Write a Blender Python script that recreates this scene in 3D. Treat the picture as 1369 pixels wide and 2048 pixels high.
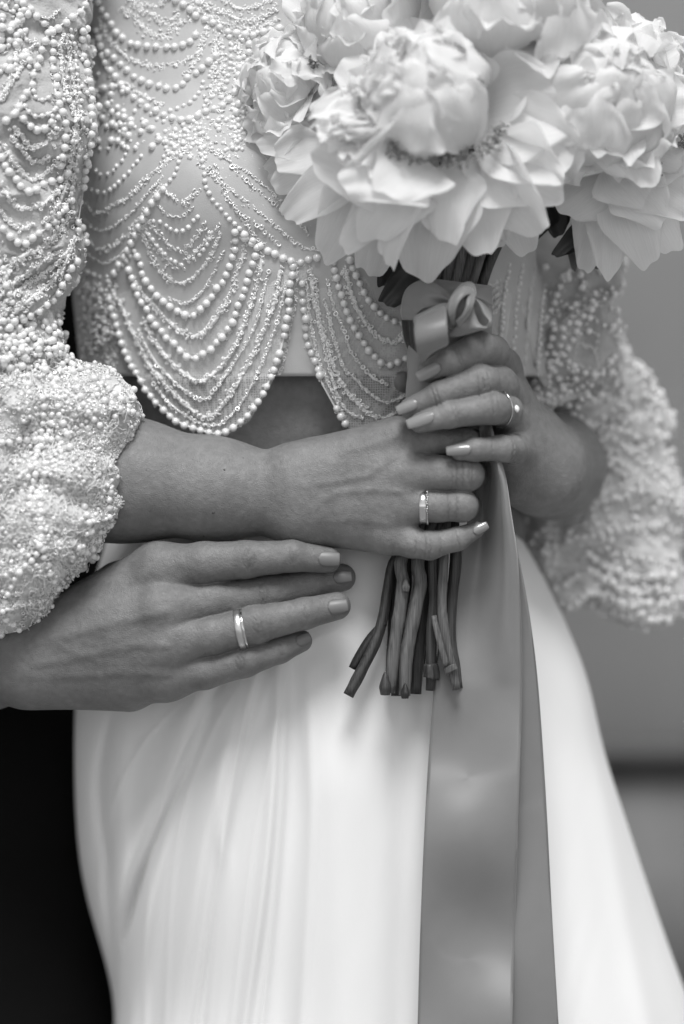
import bpy, math, random
import numpy as np, time; _T0 = time.time()
from mathutils import Vector, Matrix, Quaternion
from mathutils.bvhtree import BVHTree

random.seed(7); rng = np.random.default_rng(7)
S = bpy.context.scene
COL = S.collection
for o in list(bpy.data.objects): bpy.data.objects.remove(o)

# ------------------------------------------------------------------ camera, light, exposure
DIST = 1.38; FPX = 85/36*2048; CAMZ = 1.1
cam_d = bpy.data.cameras.new('camera'); cam = bpy.data.objects.new('camera', cam_d); COL.objects.link(cam)
cam.location = (0, -DIST, CAMZ); cam.rotation_euler = (math.radians(90), 0, 0)
cam_d.lens = 85; cam_d.sensor_fit = 'VERTICAL'; cam_d.sensor_height = 36; cam_d.sensor_width = 24
cam_d.clip_end = 500; cam_d.clip_start = 0.05
cam_d.dof.use_dof = True; cam_d.dof.focus_distance = DIST + 0.014; cam_d.dof.aperture_fstop = 2.0
S.camera = cam

W = bpy.data.worlds.new('World'); S.world = W; W.use_nodes = True
wn = W.node_tree.nodes; wl = W.node_tree.links; bg = wn['Background']
SUN_EL = math.radians(58); SUN_AZ = math.radians(180)     # sun behind the camera, high (thin cloud)
sky = wn.new('ShaderNodeTexSky'); sky.sky_type = 'NISHITA'; sky.sun_disc = False
sky.sun_elevation = SUN_EL; sky.sun_rotation = SUN_AZ
bw = wn.new('ShaderNodeRGBToBW'); wl.new(sky.outputs[0], bw.inputs[0]); wl.new(bw.outputs[0], bg.inputs[0])
bg.inputs[1].default_value = 0.12
sd = bpy.data.lights.new('sun', 'SUN'); sd.energy = 2.2; sd.angle = math.radians(22)
sun = bpy.data.objects.new('sun', sd); COL.objects.link(sun)
sdir = Vector((math.sin(SUN_AZ)*math.cos(SUN_EL), math.cos(SUN_AZ)*math.cos(SUN_EL), math.sin(SUN_EL)))
sun.rotation_euler = sdir.to_track_quat('Z', 'Y').to_euler()
S.cycles.diffuse_bounces = 8; S.cycles.max_bounces = 16; S.cycles.transmission_bounces = 10; S.cycles.transparent_max_bounces = 16
S.view_settings.view_transform = 'Standard'; S.view_settings.look = 'None'
S.view_settings.gamma = 1; S.view_settings.exposure = 0.62; S.view_settings.use_curve_mapping = False

# ------------------------------------------------------------------ helpers
def P(px, py, d=0.0):
    """point d millimetres behind the focus plane seen at photo pixel px,py"""
    s = (DIST + d*1e-3)/FPX
    return Vector(((px-684.5)*s, d*1e-3, CAMZ-(py-1024)*s))
def Pn(px, py, d):
    px = np.asarray(px, float); py = np.asarray(py, float); d = np.asarray(d, float)
    s = (DIST + d*1e-3)/FPX
    return np.stack([(px-684.5)*s, d*1e-3+0*px, CAMZ-(py-1024)*s], -1)
PX = DIST/FPX
def tag(o, label=None, cat=None, group=None, kind=None):
    if label: o['label'] = label
    if cat: o['category'] = cat
    if group: o['group'] = group
    if kind: o['kind'] = kind
    return o
def empty(name, loc, label, cat, group=None):
    o = bpy.data.objects.new(name, None); o.location = loc; o.empty_display_size = 0.02; COL.objects.link(o)
    return tag(o, label, cat, group)
def link(name, me, mat=None, parent=None):
    o = bpy.data.objects.new(name, me); COL.objects.link(o)
    if mat and not me.materials: me.materials.append(mat)
    if parent:
        o.parent = parent; o.matrix_parent_inverse = worldmat(parent).inverted()
    return o
def worldmat(o):
    m = o.matrix_basis.copy()
    if o.parent: m = worldmat(o.parent) @ o.matrix_parent_inverse @ m
    return m
def mesh_np(name, V, F, smooth=True, uv=None):
    """V (n,3), F (m,k) equal-size faces"""
    V = np.ascontiguousarray(V, np.float32); F = np.ascontiguousarray(F, np.int32)
    me = bpy.data.meshes.new(name); k = F.shape[1]
    me.vertices.add(len(V)); me.vertices.foreach_set('co', V.ravel())
    me.loops.add(F.size); me.loops.foreach_set('vertex_index', F.ravel())
    me.polygons.add(len(F)); me.polygons.foreach_set('loop_start', np.arange(0, F.size, k, dtype=np.int32))
    me.polygons.foreach_set('loop_total', np.full(len(F), k, np.int32))
    if smooth: me.polygons.foreach_set('use_smooth', np.ones(len(F), bool))
    if uv is not None:
        l = me.uv_layers.new(name='UVMap'); l.data.foreach_set('uv', np.ascontiguousarray(uv[F.ravel()], np.float32).ravel())
    me.update(calc_edges=True); me.validate()
    return me
def grid_faces(nu, nv, wrap=False):
    i = np.arange(nu-1)[:, None]; j = np.arange(nv if wrap else nv-1)[None, :]
    j2 = (j+1) % nv
    return np.stack([i*nv+j, i*nv+j2, (i+1)*nv+j2, (i+1)*nv+j], -1).reshape(-1, 4)
def grid_uv(nu, nv):
    u, v = np.meshgrid(np.linspace(0, 1, nu), np.linspace(0, 1, nv), indexing='ij')
    return np.stack([u.ravel(), v.ravel()], -1)
def catmull(pts, n):
    """n samples along a Catmull-Rom spline through pts (k,dim), by even chord length"""
    p = np.asarray(pts, float)
    if len(p) == 2:
        t = np.linspace(0, 1, n)[:, None]; return p[0]*(1-t)+p[1]*t
    q = np.vstack([2*p[0]-p[1], p, 2*p[-1]-p[-2]])
    out = []
    m = 24
    for i in range(1, len(q)-2):
        t = np.linspace(0, 1, m, endpoint=False)[:, None]
        a, b, c, d = q[i-1], q[i], q[i+1], q[i+2]
        out.append(0.5*((2*b)+(c-a)*t+(2*a-5*b+4*c-d)*t**2+(3*b-a-3*c+d)*t**3))
    out.append(q[-2][None]); o = np.vstack(out)
    s = np.concatenate([[0], np.cumsum(np.linalg.norm(np.diff(o[:, :3 if o.shape[1] >= 3 else 2], axis=0), axis=1))])
    tt = np.linspace(0, s[-1], n)
    return np.stack([np.interp(tt, s, o[:, k]) for k in range(o.shape[1])], -1)
def nrm(v): return v/np.maximum(np.linalg.norm(v, axis=-1, keepdims=True), 1e-12)

# cheap smooth value noise for displacement
_NT = rng.random((32, 32, 32))
def vnoise(p):
    p = np.asarray(p, float); i = np.floor(p).astype(int); f = p-i; f = f*f*(3-2*f)
    r = 0
    for dx in (0, 1):
        for dy in (0, 1):
            for dz in (0, 1):
                w = (f[..., 0] if dx else 1-f[..., 0])*(f[..., 1] if dy else 1-f[..., 1])*(f[..., 2] if dz else 1-f[..., 2])
                r = r + w*_NT[(i[..., 0]+dx) % 32, (i[..., 1]+dy) % 32, (i[..., 2]+dz) % 32]
    return r*2-1

# ------------------------------------------------------------------ materials
def mat(name, col=0.5, rough=0.5, spec=0.5, metal=0, sheen=0, coat=0, sss=0, var=0, vscale=30, bump=0, bscale=300, bdist=0.0005, ior=None):
    m = bpy.data.materials.new(name); m.use_nodes = True; N = m.node_tree.nodes; L = m.node_tree.links
    b = N['Principled BSDF']; b.inputs['Base Color'].default_value = (col, col, col, 1)
    b.inputs['Roughness'].default_value = rough; b.inputs['Specular IOR Level'].default_value = spec
    b.inputs['Metallic'].default_value = metal; b.inputs['Sheen Weight'].default_value = sheen
    b.inputs['Coat Weight'].default_value = coat
    if sss:
        b.inputs['Subsurface Weight'].default_value = sss; b.inputs['Subsurface Radius'].default_value = (1, 1, 1)
        b.inputs['Subsurface Scale'].default_value = 0.003
    tc = N.new('ShaderNodeTexCoord')
    if var:
        n = N.new('ShaderNodeTexNoise'); n.inputs['Scale'].default_value = vscale; n.inputs['Detail'].default_value = 6
        L.new(tc.outputs['Object'], n.inputs['Vector'])
        r = N.new('ShaderNodeMapRange'); r.inputs['From Min'].default_value = .3; r.inputs['From Max'].default_value = .7
        r.inputs['To Min'].default_value = col*(1-var); r.inputs['To Max'].default_value = col*(1+var)
        L.new(n.outputs[0], r.inputs[0]); L.new(r.outputs[0], b.inputs['Base Color'])
    if bump:
        n = N.new('ShaderNodeTexNoise'); n.inputs['Scale'].default_value = bscale; n.inputs['Detail'].default_value = 4
        L.new(tc.outputs['Object'], n.inputs['Vector'])
        u = N.new('ShaderNodeBump'); u.inputs['Strength'].default_value = bump; u.inputs['Distance'].default_value = bdist
        L.new(n.outputs[0], u.inputs['Height']); L.new(u.outputs[0], b.inputs['Normal'])
    return m
def skin_mat(name, col, var=0.13):
    m = mat(name, col, 0.5, 0.42, sss=0.12, var=var, vscale=55)
    N = m.node_tree.nodes; L = m.node_tree.links; b = N['Principled BSDF']
    tc = N.new('ShaderNodeTexCoord')
    v = N.new('ShaderNodeTexVoronoi'); v.inputs['Scale'].default_value = 900; v.feature = 'DISTANCE_TO_EDGE'
    n = N.new('ShaderNodeTexNoise'); n.inputs['Scale'].default_value = 260; n.inputs['Detail'].default_value = 5
    w = N.new('ShaderNodeTexNoise'); w.inputs['Scale'].default_value = 1500
    L.new(tc.outputs['Object'], v.inputs['Vector']); L.new(tc.outputs['Object'], n.inputs['Vector']); L.new(tc.outputs['Object'], w.inputs['Vector'])
    at = N.new('ShaderNodeAttribute'); at.attribute_name = 'pigment_shade'  # knuckle and vein tone, plus painted crease shade
    fine = N.new('ShaderNodeMapRange'); fine.inputs['From Min'].default_value = .3; fine.inputs['From Max'].default_value = .7
    fine.inputs['To Min'].default_value = .9; fine.inputs['To Max'].default_value = 1.08; L.new(n.outputs[0], fine.inputs[0])
    m1 = N.new('ShaderNodeMath'); m1.operation = 'MULTIPLY'; L.new(at.outputs['Fac'], m1.inputs[0]); L.new(fine.outputs[0], m1.inputs[1])
    old = b.inputs['Base Color'].links[0].from_socket; m2 = N.new('ShaderNodeMath'); m2.operation = 'MULTIPLY'
    L.new(old, m2.inputs[0]); L.new(m1.outputs[0], m2.inputs[1]); L.new(m2.outputs[0], b.inputs['Base Color'])
    a = N.new('ShaderNodeMath'); a.operation = 'MULTIPLY_ADD'; a.inputs[1].default_value = 0.6
    L.new(v.outputs[0], a.inputs[0]); L.new(n.outputs[0], a.inputs[2])
    u = N.new('ShaderNodeBump'); u.inputs['Strength'].default_value = 0.65; u.inputs['Distance'].default_value = 0.0009
    L.new(a.outputs[0], u.inputs['Height']); L.new(u.outputs[0], b.inputs['Normal'])
    return m
def petal_mat(name, col):
    m = bpy.data.materials.new(name); m.use_nodes = True; N = m.node_tree.nodes; L = m.node_tree.links
    b = N['Principled BSDF']; b.inputs['Roughness'].default_value = .55; b.inputs['Specular IOR Level'].default_value = .3
    b.inputs['Sheen Weight'].default_value = .15
    uv = N.new('ShaderNodeTexCoord'); mp = N.new('ShaderNodeMapping'); mp.inputs['Scale'].default_value = (2.0, 44, 1)
    L.new(uv.outputs['UV'], mp.inputs[0]); n = N.new('ShaderNodeTexNoise'); n.inputs['Scale'].default_value = 1.6
    n.inputs['Detail'].default_value = 4; L.new(mp.outputs[0], n.inputs['Vector'])
    r = N.new('ShaderNodeMapRange'); r.inputs['From Min'].default_value = .3; r.inputs['From Max'].default_value = .7
    r.inputs['To Min'].default_value = col*.94; r.inputs['To Max'].default_value = min(.93, col*1.05)
    L.new(n.outputs[0], r.inputs[0]); L.new(r.outputs[0], b.inputs['Base Color'])
    u = N.new('ShaderNodeBump'); u.inputs['Strength'].default_value = .3; u.inputs['Distance'].default_value = .0005
    L.new(n.outputs[0], u.inputs['Height']); L.new(u.outputs[0], b.inputs['Normal'])
    t = N.new('ShaderNodeBsdfTranslucent'); L.new(r.outputs[0], t.inputs[0]); mx = N.new('ShaderNodeMixShader'); mx.inputs[0].default_value = .5
    L.new(b.outputs[0], mx.inputs[1]); L.new(t.outputs[0], mx.inputs[2]); L.new(mx.outputs[0], N['Material Output'].inputs[0])
    return m
def sheer_mat(name, col, opacity, scale=700):
    """net: half see-through woven cloth"""
    m = bpy.data.materials.new(name); m.use_nodes = True; N = m.node_tree.nodes; L = m.node_tree.links
    b = N['Principled BSDF']; b.inputs['Base Color'].default_value = (col,)*3+(1,); b.inputs['Roughness'].default_value = .7
    b.inputs['Sheen Weight'].default_value = .3
    tr = N.new('ShaderNodeBsdfTransparent'); mx = N.new('ShaderNodeMixShader'); tc = N.new('ShaderNodeTexCoord')
    v = N.new('ShaderNodeTexVoronoi'); v.inputs['Scale'].default_value = scale; v.feature = 'DISTANCE_TO_EDGE'
    v.inputs['Randomness'].default_value = .25
    L.new(tc.outputs['Object'], v.inputs['Vector'])
    r = N.new('ShaderNodeMapRange'); r.inputs['From Min'].default_value = 0; r.inputs['From Max'].default_value = .35
    r.inputs['To Min'].default_value = min(1, opacity*1.7); r.inputs['To Max'].default_value = opacity*.5
    L.new(v.outputs[0], r.inputs[0]); L.new(r.outputs[0], mx.inputs[0]); L.new(tr.outputs[0], mx.inputs[1]); L.new(b.outputs[0], mx.inputs[2])
    L.new(mx.outputs[0], N['Material Output'].inputs[0])
    return m
def satin_mat(name, col, stitch=False):
    m = mat(name, col, .44, .5, sheen=.35, var=.03, vscale=60)
    N = m.node_tree.nodes; L = m.node_tree.links; b = N['Principled BSDF']
    b.inputs['Anisotropic'].default_value = .5
    uv = N.new('ShaderNodeTexCoord'); w = N.new('ShaderNodeTexWave'); w.inputs['Scale'].default_value = 1400; w.bands_direction = 'Z'
    L.new(uv.outputs['Object'], w.inputs['Vector'])
    u = N.new('ShaderNodeBump'); u.inputs['Strength'].default_value = .12; u.inputs['Distance'].default_value = .0001
    L.new(w.outputs[0], u.inputs['Height']); L.new(u.outputs[0], b.inputs['Normal'])
    return m
M = {}
M['skin_b'] = skin_mat('skin_bride', .172); M['skin_g'] = skin_mat('skin_groom', .146)
M['nail'] = mat('painted_nail', .215, .22, .5, coat=.35); M['nail_g'] = mat('natural_nail', .15, .42, .4)
M['pearl'] = mat('pearl', .70, .24, 1.0, coat=1, sheen=.2); M['pearl'].node_tree.nodes['Principled BSDF'].inputs['Coat Roughness'].default_value = .16; M['bead'] = mat('glass_bead', .70, .2, .9, coat=1)
M['sequin'] = mat('sequin', .8, .15, .9, metal=.35)
M['thread'] = mat('thread', .7, .7)
M['lining'] = mat('bodice_lining', .42, .62, .3, sheen=.4, var=.05, vscale=90, bump=.5, bscale=1500, bdist=.0003)
M['sleevecloth'] = mat('sleeve_net', .40, .75, .2, sheen=.4, var=.35, vscale=38, bump=.8, bscale=700, bdist=.001)
M['tulle'] = sheer_mat('tulle', .75, .3); M['tulle_d'] = sheer_mat('tulle_dense', .8, .62, 520)
M['skirt'] = mat('skirt_crepe', .72, .8, .2, sheen=.15, bump=.3, bscale=1800, bdist=.0003)
M['suit'] = mat('suit_wool', .0045, .9, .08, bump=.4, bscale=900, bdist=.0005)
M['petal'] = petal_mat('petal_white', .90); M['petal2'] = petal_mat('petal_cream', .84)
M['stamen'] = mat('stamen', .26, .7); M['leaf'] = mat('dark_leaf', .014, .4, .5, var=.3, vscale=60)
M['sepal'] = mat('pale_sepal', .11, .5, var=.2, vscale=60)
M['ribbon'] = satin_mat('satin_ribbon', .165); M['hem'] = mat('ribbon_selvedge', .16, .6)
M['silver'] = mat('white_gold', .6, .12, .5, metal=1); M['silver_b'] = mat('brushed_gold', .55, .33, .5, metal=1, bump=.3, bscale=1500, bdist=.0001)
M['gem'] = mat('gem', .9, .02, 1, coat=1); M['mole'] = mat('mole', .05, .6)
def stem_mat(name, col):
    m = mat(name, col, .5, .4)
    N = m.node_tree.nodes; L = m.node_tree.links; b = N['Principled BSDF']
    tc = N.new('ShaderNodeTexCoord'); mp = N.new('ShaderNodeMapping'); mp.inputs['Scale'].default_value = (1300, 900, 45)
    L.new(tc.outputs['Object'], mp.inputs[0]); n = N.new('ShaderNodeTexNoise'); n.inputs['Scale'].default_value = 1; n.inputs['Detail'].default_value = 3
    L.new(mp.outputs[0], n.inputs['Vector']); r = N.new('ShaderNodeMapRange'); r.inputs['From Min'].default_value = .3; r.inputs['From Max'].default_value = .7
    r.inputs['To Min'].default_value = col*.55; r.inputs['To Max'].default_value = col*1.6
    L.new(n.outputs[0], r.inputs[0]); L.new(r.outputs[0], b.inputs['Base Color'])
    u = N.new('ShaderNodeBump'); u.inputs['Strength'].default_value = .6; u.inputs['Distance'].default_value = .0005
    L.new(n.outputs[0], u.inputs['Height']); L.new(u.outputs[0], b.inputs['Normal'])
    return m
M['stem'] = stem_mat('green_stem', .04); M['stem_l'] = stem_mat('pale_stem', .085); M['stem_d'] = stem_mat('dark_stem', .016)

# ------------------------------------------------------------------ signed-distance bodies
def round_cone(p, a, b, r1, r2):
    a = a.astype(np.float32); b = b.astype(np.float32); ba = b-a; l2 = float(ba@ba); pa = p-a
    t = np.clip(pa@ba*np.float32(1/max(l2, 1e-12)), 0, 1)
    rr = np.float32(r1)+np.float32(r2-r1)*t
    q = pa-t[:, None]*ba
    return np.sqrt(np.einsum('ij,ij->i', q, q))-rr
def smin(a, b, k):
    h = np.clip(.5+.5*(b-a)/k, 0, 1)
    return b*(1-h)+a*h-k*h*(1-h)
def surface_nets(f, lo, h):
    nx, ny, nz = f.shape; ins = f < 0
    c = np.zeros((nx-1, ny-1, nz-1), np.int8)
    offs = [(i, j, k) for i in (0, 1) for j in (0, 1) for k in (0, 1)]
    for i, j, k in offs: c += ins[i:nx-1+i, j:ny-1+j, k:nz-1+k]
    act = (c > 0) & (c < 8); idx = np.argwhere(act); n = len(idx)
    ids = np.full(act.shape, -1, np.int32); ids[act] = np.arange(n)
    acc = np.zeros((n, 3)); cnt = np.zeros(n)
    vals = {o: f[idx[:, 0]+o[0], idx[:, 1]+o[1], idx[:, 2]+o[2]] for o in offs}
    for o in offs:
        for ax in range(3):
            if o[ax] == 0:
                o2 = list(o); o2[ax] = 1; o2 = tuple(o2)
                va, vb = vals[o], vals[o2]; m = (va < 0) != (vb < 0)
                t = va[m]/(va[m]-vb[m]); q = np.array(o, float)[None].repeat(m.sum(), 0); q[:, ax] += t
                acc[m] += q; cnt[m] += 1
    V = (idx+acc/cnt[:, None])*h+lo
    F = []
    for ax in range(3):
        a1, a2 = [(1, 2), (2, 0), (0, 1)][ax]
        sl0 = [slice(1, s-1) for s in f.shape]; sl1 = [slice(1, s-1) for s in f.shape]
        sl0[ax] = slice(0, f.shape[ax]-1); sl1[ax] = slice(1, f.shape[ax])
        A = ins[tuple(sl0)]; B = ins[tuple(sl1)]
        for flip, mask in ((False, A & ~B), (True, ~A & B)):
            e = np.argwhere(mask)
            if not len(e): continue
            e = e+np.array([0 if q == ax else 1 for q in range(3)])
            def cid(d1, d2):
                g = e.copy(); g[:, a1] -= d1; g[:, a2] -= d2
                return ids[g[:, 0], g[:, 1], g[:, 2]]
            q = np.stack([cid(1, 1), cid(0, 1), cid(0, 0), cid(1, 0)], -1)
            F.append(q[:, ::-1] if flip else q)
    F = np.vstack(F); F = F[(F >= 0).all(1)]
    return V, F
def sdf_mesh(fn, lo, hi, h, ratio=3, project=1, slack=0.0):
    lo = np.array(lo, float); hi = np.array(hi, float); H = h*ratio
    nc = np.ceil((hi-lo)/H).astype(int)+1
    ax = [lo[i]+H*np.arange(nc[i]) for i in range(3)]
    G = np.stack(np.meshgrid(*ax, indexing='ij'), -1).reshape(-1, 3)
    cv = fn(G).reshape(nc)
    near = np.abs(cv) < H*.9+slack
    # cells having a near corner
    cn = np.zeros(nc-1, bool)
    for i in (0, 1):
        for j in (0, 1):
            for k in (0, 1): cn |= near[i:nc[0]-1+i, j:nc[1]-1+j, k:nc[2]-1+k]
    nf = (nc-1)*ratio+1
    f = np.repeat(np.repeat(np.repeat(cv[:-1, :-1, :-1], ratio, 0), ratio, 1), ratio, 2)
    f = np.pad(f, [(0, 1)]*3, mode='edge').astype(np.float32)
    mk = np.repeat(np.repeat(np.repeat(cn, ratio, 0), ratio, 1), ratio, 2)
    mk = np.pad(mk, [(0, 1)]*3, mode='constant')
    mk[1:] |= mk[:-1]; mk[:, 1:] |= mk[:, :-1]; mk[:, :, 1:] |= mk[:, :, :-1]
    ii = np.argwhere(mk); pts = (ii*h+lo).astype(np.float32)
    vals = np.concatenate([fn(pts[i:i+60000]) for i in range(0, len(pts), 60000)])
    f[mk] = vals
    V, F = surface_nets(f, lo, h)
    for _ in range(project):
        e = max(h*.5, .0004); g = np.stack([fn(V+np.eye(3)[k]*e)-fn(V-np.eye(3)[k]*e) for k in range(3)], -1)/(2*e)
        d = fn(V); gl = np.maximum((g*g).sum(1), .05)
        V = V-np.clip(d/gl, -h, h)[:, None]*g
    return V, F

class Hand:
    """palm = smooth union of cones; fingers = chains that melt into the palm but not into each other"""
    def __init__(s): s.palm = []; s.fingers = []; s.creases = []; s.veins = []; s.carve = []
    @staticmethod
    def pr(x, y, d, r): return np.array(P(x, y, d)), r*(DIST+d*1e-3)/FPX
    def cone(s, a, b): (pa, ra), (pb, rb) = s.pr(*a), s.pr(*b); s.palm.append((pa, pb, ra, rb))
    def chain(s, pts, k=.007):
        q = [s.pr(*p) for p in pts]
        s.fingers.append(([(q[i][0], q[i+1][0], q[i][1], q[i+1][1]) for i in range(len(q)-1)], k))
    def crease(s, x, y, d, ax, hw, amp=.3, sig=.45, curve=0.0, face=(0, -1, 0)):
        a = nrm(np.array([ax[0], ax[2] if len(ax) > 2 else 0, -ax[1]], float))
        s.creases.append((np.array(P(x, y, d)), a, hw*PX, amp*1e-3, sig*1e-3, curve, np.array(face, float)))
    def vein(s, pts, sig=2.2, amp=.6):
        s.veins.append((np.array([P(*p) for p in pts]), sig*1e-3, amp*1e-3))
    def __call__(s, p):
        p = np.asarray(p, np.float32); pal = None
        for a, b, r1, r2 in s.palm:
            d = round_cone(p, a, b, r1, r2); pal = d if pal is None else smin(pal, d, .011)
        out = pal
        for segs, k in s.fingers:
            f = None
            for a, b, r1, r2 in segs:
                d = round_cone(p, a, b, r1, r2); f = d if f is None else smin(f, d, .0025)
            h = smin(pal, f, k)
            out = smin(out, h, .0010)
        for c, a, hw, amp, sig, cv, face in s.creases:
            q = p-c; near = (q*q).sum(1) < (hw*2.5)**2
            if not near.any(): continue
            q = q[near]; lat = nrm(np.cross(a, face)[None])[0]; l = q@lat; t = q@a+cv*l*l/max(hw, 1e-6)
            t = t+.00022*np.sin(l*1700+c[0]*9000)
            w = np.exp(-(l/hw)**4)*(q@face > -.004)
            out[near] += 1.6*amp*np.exp(-(t/sig)**2)*w
        for pts, sig, amp in s.veins:
            b = None
            for i in range(len(pts)-1):
                d = round_cone(p, pts[i], pts[i+1], 0, 0); b = d if b is None else np.minimum(b, d)
            out = out-amp*np.exp(-(b/sig)**2)
        return out
    def bounds(s, pad=.012):
        L = []; 
        for a, b, r1, r2 in s.palm+[x for f, _ in s.fingers for x in f]:
            for q, r in ((a, r1), (b, r2)): L += [q-r, q+r]
        L = np.array(L); return L.min(0)-pad, L.max(0)+pad
    def build(s, h):
        lo, hi = s.bounds(); return sdf_mesh(s, lo, hi, h, slack=.0008)

# ---------------- the bride's right hand and forearm (lower hand on the stems)
A = Hand()
A.cone((60, 965, 45, 128), (260, 960, 36, 116)); A.cone((260, 960, 36, 116), (430, 978, 28, 95)); A.cone((430, 978, 28, 95), (600, 992, 22, 76))
A.cone((600, 965, 20, 62), (605, 1022, 20, 62))
A.cone((600, 950, 18, 60), (795, 878, 8, 44)); A.cone((600, 970, 18, 58), (812, 946, 2, 43)); A.cone((600, 1000, 18, 60), (802, 1014, 3, 42)); A.cone((605, 1025, 20, 60), (772, 1064, 10, 42))
A.cone((650, 940, 26, 55), (740, 900, 34, 45))
A.chain([(798, 882, 9, 36), (868, 882, 4, 29), (930, 882, 4, 27), (948, 885, 22, 25), (930, 890, 42, 22)])
A.chain([(812, 946, 3, 38), (880, 946, -3, 34), (935, 949, -3, 33), (946, 950, 14, 29), (925, 950, 38, 25)])
A.chain([(800, 1013, 4, 34), (850, 1013, -1, 29.5), (875, 1013, -2, 30.5), (925, 1012, -1, 31), (936, 1012, 16, 26), (915, 1010, 38, 23)])
A.chain([(768, 1068, 8, 35), (825, 1086, 2, 29), (860, 1091, 0, 28), (915, 1078, 0, 23), (952, 1060, 4, 17)])
A.chain([(660, 930, 34, 50), (740, 880, 46, 38), (820, 850, 52, 32), (890, 840, 52, 24)])
for x in (914, 926, 945): A.crease(x, 950, -12, (1, .02), 30, .32, .5)
A.crease(905, 950, -12, (1, 0), 26, .2, .5); A.crease(938, 950, -12, (1, 0), 22, .35, .6, -.15)
for x in (899, 914): A.crease(x, 1012, -10, (1, 0), 26, .3, .55, .1)
for x in (832, 852, 862, 882): A.crease(x, 1092, -8, (1, 0), 26, .25, .45, .15)
A.crease(915, 1078, -6, (1, -.3), 20, .3, .45); A.crease(926, 880, -6, (1, 0), 22, .25); A.crease(936, 880, -6, (1, 0), 22, .25)
A.vein([(600, 975, -2), (680, 962, -6), (740, 950, -8), (790, 912, -8)], 2.2, .55)
A.vein([(620, 1010, -2), (680, 985, -5), (760, 980, -8), (800, 985, -10)], 2.2, .6)
A.vein([(640, 1040, 0), (720, 1040, -4), (780, 1050, -8)], 2.4, .4)
A.vein([(560, 985, 0), (610, 1010, -2), (640, 1040, 0)], 2, .35)
A.vein([(690, 905, -2), (760, 885, -6), (800, 870, -6)], 3.0, .5)

# ---------------- the bride's left hand (upper hand, engagement ring)
B = Hand()
B.cone((1112, 938, 250, 97), (1102, 932, 120, 100)); B.cone((1102, 932, 120, 100), (1082, 930, 70, 92))
B.cone((1058, 895, 62, 52), (1002, 735, 38, 34)); B.cone((1062, 905, 62, 58), (1010, 795, 32, 36))
B.cone((1080, 925, 62, 72), (1018, 850, 32, 36)); B.cone((1080, 945, 60, 72), (1022, 900, 34, 38))
B.cone((1085, 950, 60, 66), (1030, 955, 50, 42))
B.chain([(1003, 735, 36, 36), (985, 705, 10, 34), (958, 697, -6, 34), (900, 722, -13, 28), (858, 742, -12, 21)], .009)
B.chain([(1012, 792, 30, 36), (1000, 768, 10, 35), (962, 764, -10, 34), (880, 790, -15, 27), (820, 817, -12, 21)], .009)
B.chain([(1020, 850, 32, 33), (1012, 822, 10, 32), (985, 816, -13, 32), (900, 830, -19, 26), (840, 846, -19, 20)], .007)
B.chain([(1035, 905, 36, 36), (1022, 898, 8, 28), (1005, 897, -4, 26), (950, 899, -12, 23), (920, 903, -12, 18)], .008)
B.chain([(1060, 860, 62, 50), (930, 800, 62, 36), (840, 785, 52, 30), (803, 765, 40, 23)], .012)
B.crease(957, 770, -20, (1, -.15), 30, .3, .5); B.crease(969, 768, -23, (1, -.15), 30, .3, .5, .2); B.crease(978, 766, -14, (1, -.15), 26, .25)
B.crease(868, 792, -23, (1, -.35), 22, .28); B.crease(876, 790, -23, (1, -.35), 22, .25)
B.crease(909, 826, -26, (1, -.25), 22, .25); B.crease(915, 825, -26, (1, -.2), 20, .2); B.crease(986, 812, -18, (1, -.1), 26, .25, .5, .2); B.crease(996, 810, -16, (1, -.1), 24, .2)
B.crease(916, 712, -20, (1, -.4), 24, .25); B.crease(922, 709, -19, (1, -.4), 22, .22); B.crease(967, 690, -6, (1, -.2), 24, .2)
B.crease(984, 897, -12, (1, 0), 22, .25); B.crease(1028, 900, -8, (1, .1), 24, .35, .6, .3)
for q in range(4): B.crease(1010+q*9, 930+q*3, 10, (.35, 1), 26, .35, .6)
B.vein([(1040, 800, 10), (1070, 840, 10), (1090, 880, 10)], 3, .5)

# ---------------- the groom's right hand
G = Hand()
G.cone((-130, 1358, 68, 74), (-20, 1340, 48, 70)); G.cone((-20, 1340, 48, 70), (70, 1318, 34, 66))
G.cone((60, 1290, 30, 60), (315, 1140, 18, 52)); G.cone((60, 1305, 28, 62), (325, 1218, 8, 52)); G.cone((60, 1330, 28, 62), (335, 1292, 8, 48)); G.cone((60, 1345, 30, 60), (330, 1350, 16, 50))
G.cone((150, 1290, 26, 70), (230, 1250, 22, 80)); G.cone((60, 1345, 34, 60), (260, 1378, 26, 42))
G.chain([(318, 1140, 16, 48), (410, 1126, 8, 42), (492, 1119, 4, 37), (585, 1112, 4, 31), (656, 1120, 8, 26)], .010)
G.chain([(325, 1218, 8, 46), (430, 1203, 10, 40), (535, 1187, 14, 35), (625, 1168, 20, 31), (684, 1155, 26, 28)], .010)
G.chain([(335, 1290, 8, 44), (430, 1270, 3, 38), (512, 1250, 1, 37), (610, 1227, 4, 31), (674, 1212, 10, 28)], .010)
G.chain([(330, 1350, 16, 44), (410, 1342, 10, 36), (490, 1322, 6, 32), (560, 1300, 9, 26), (603, 1282, 13, 22)], .010)
G.chain([(140, 1260, 38, 60), (240, 1170, 42, 46), (350, 1125, 46, 36), (450, 1110, 50, 28)], .014)
def knuckle(H, x, y, d, ax, hw, n=4, gap=5, amp=.32):
    n -= 1; gap *= 1.45
    for i in range(n):
        o = (i-(n-1)/2)*gap; H.crease(x+o*ax[0], y+o*ax[1], d, ax, hw*(1-.12*abs(i-(n-1)/2)), amp*.6, .7, .35*(-1 if o < 0 else 1))
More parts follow.
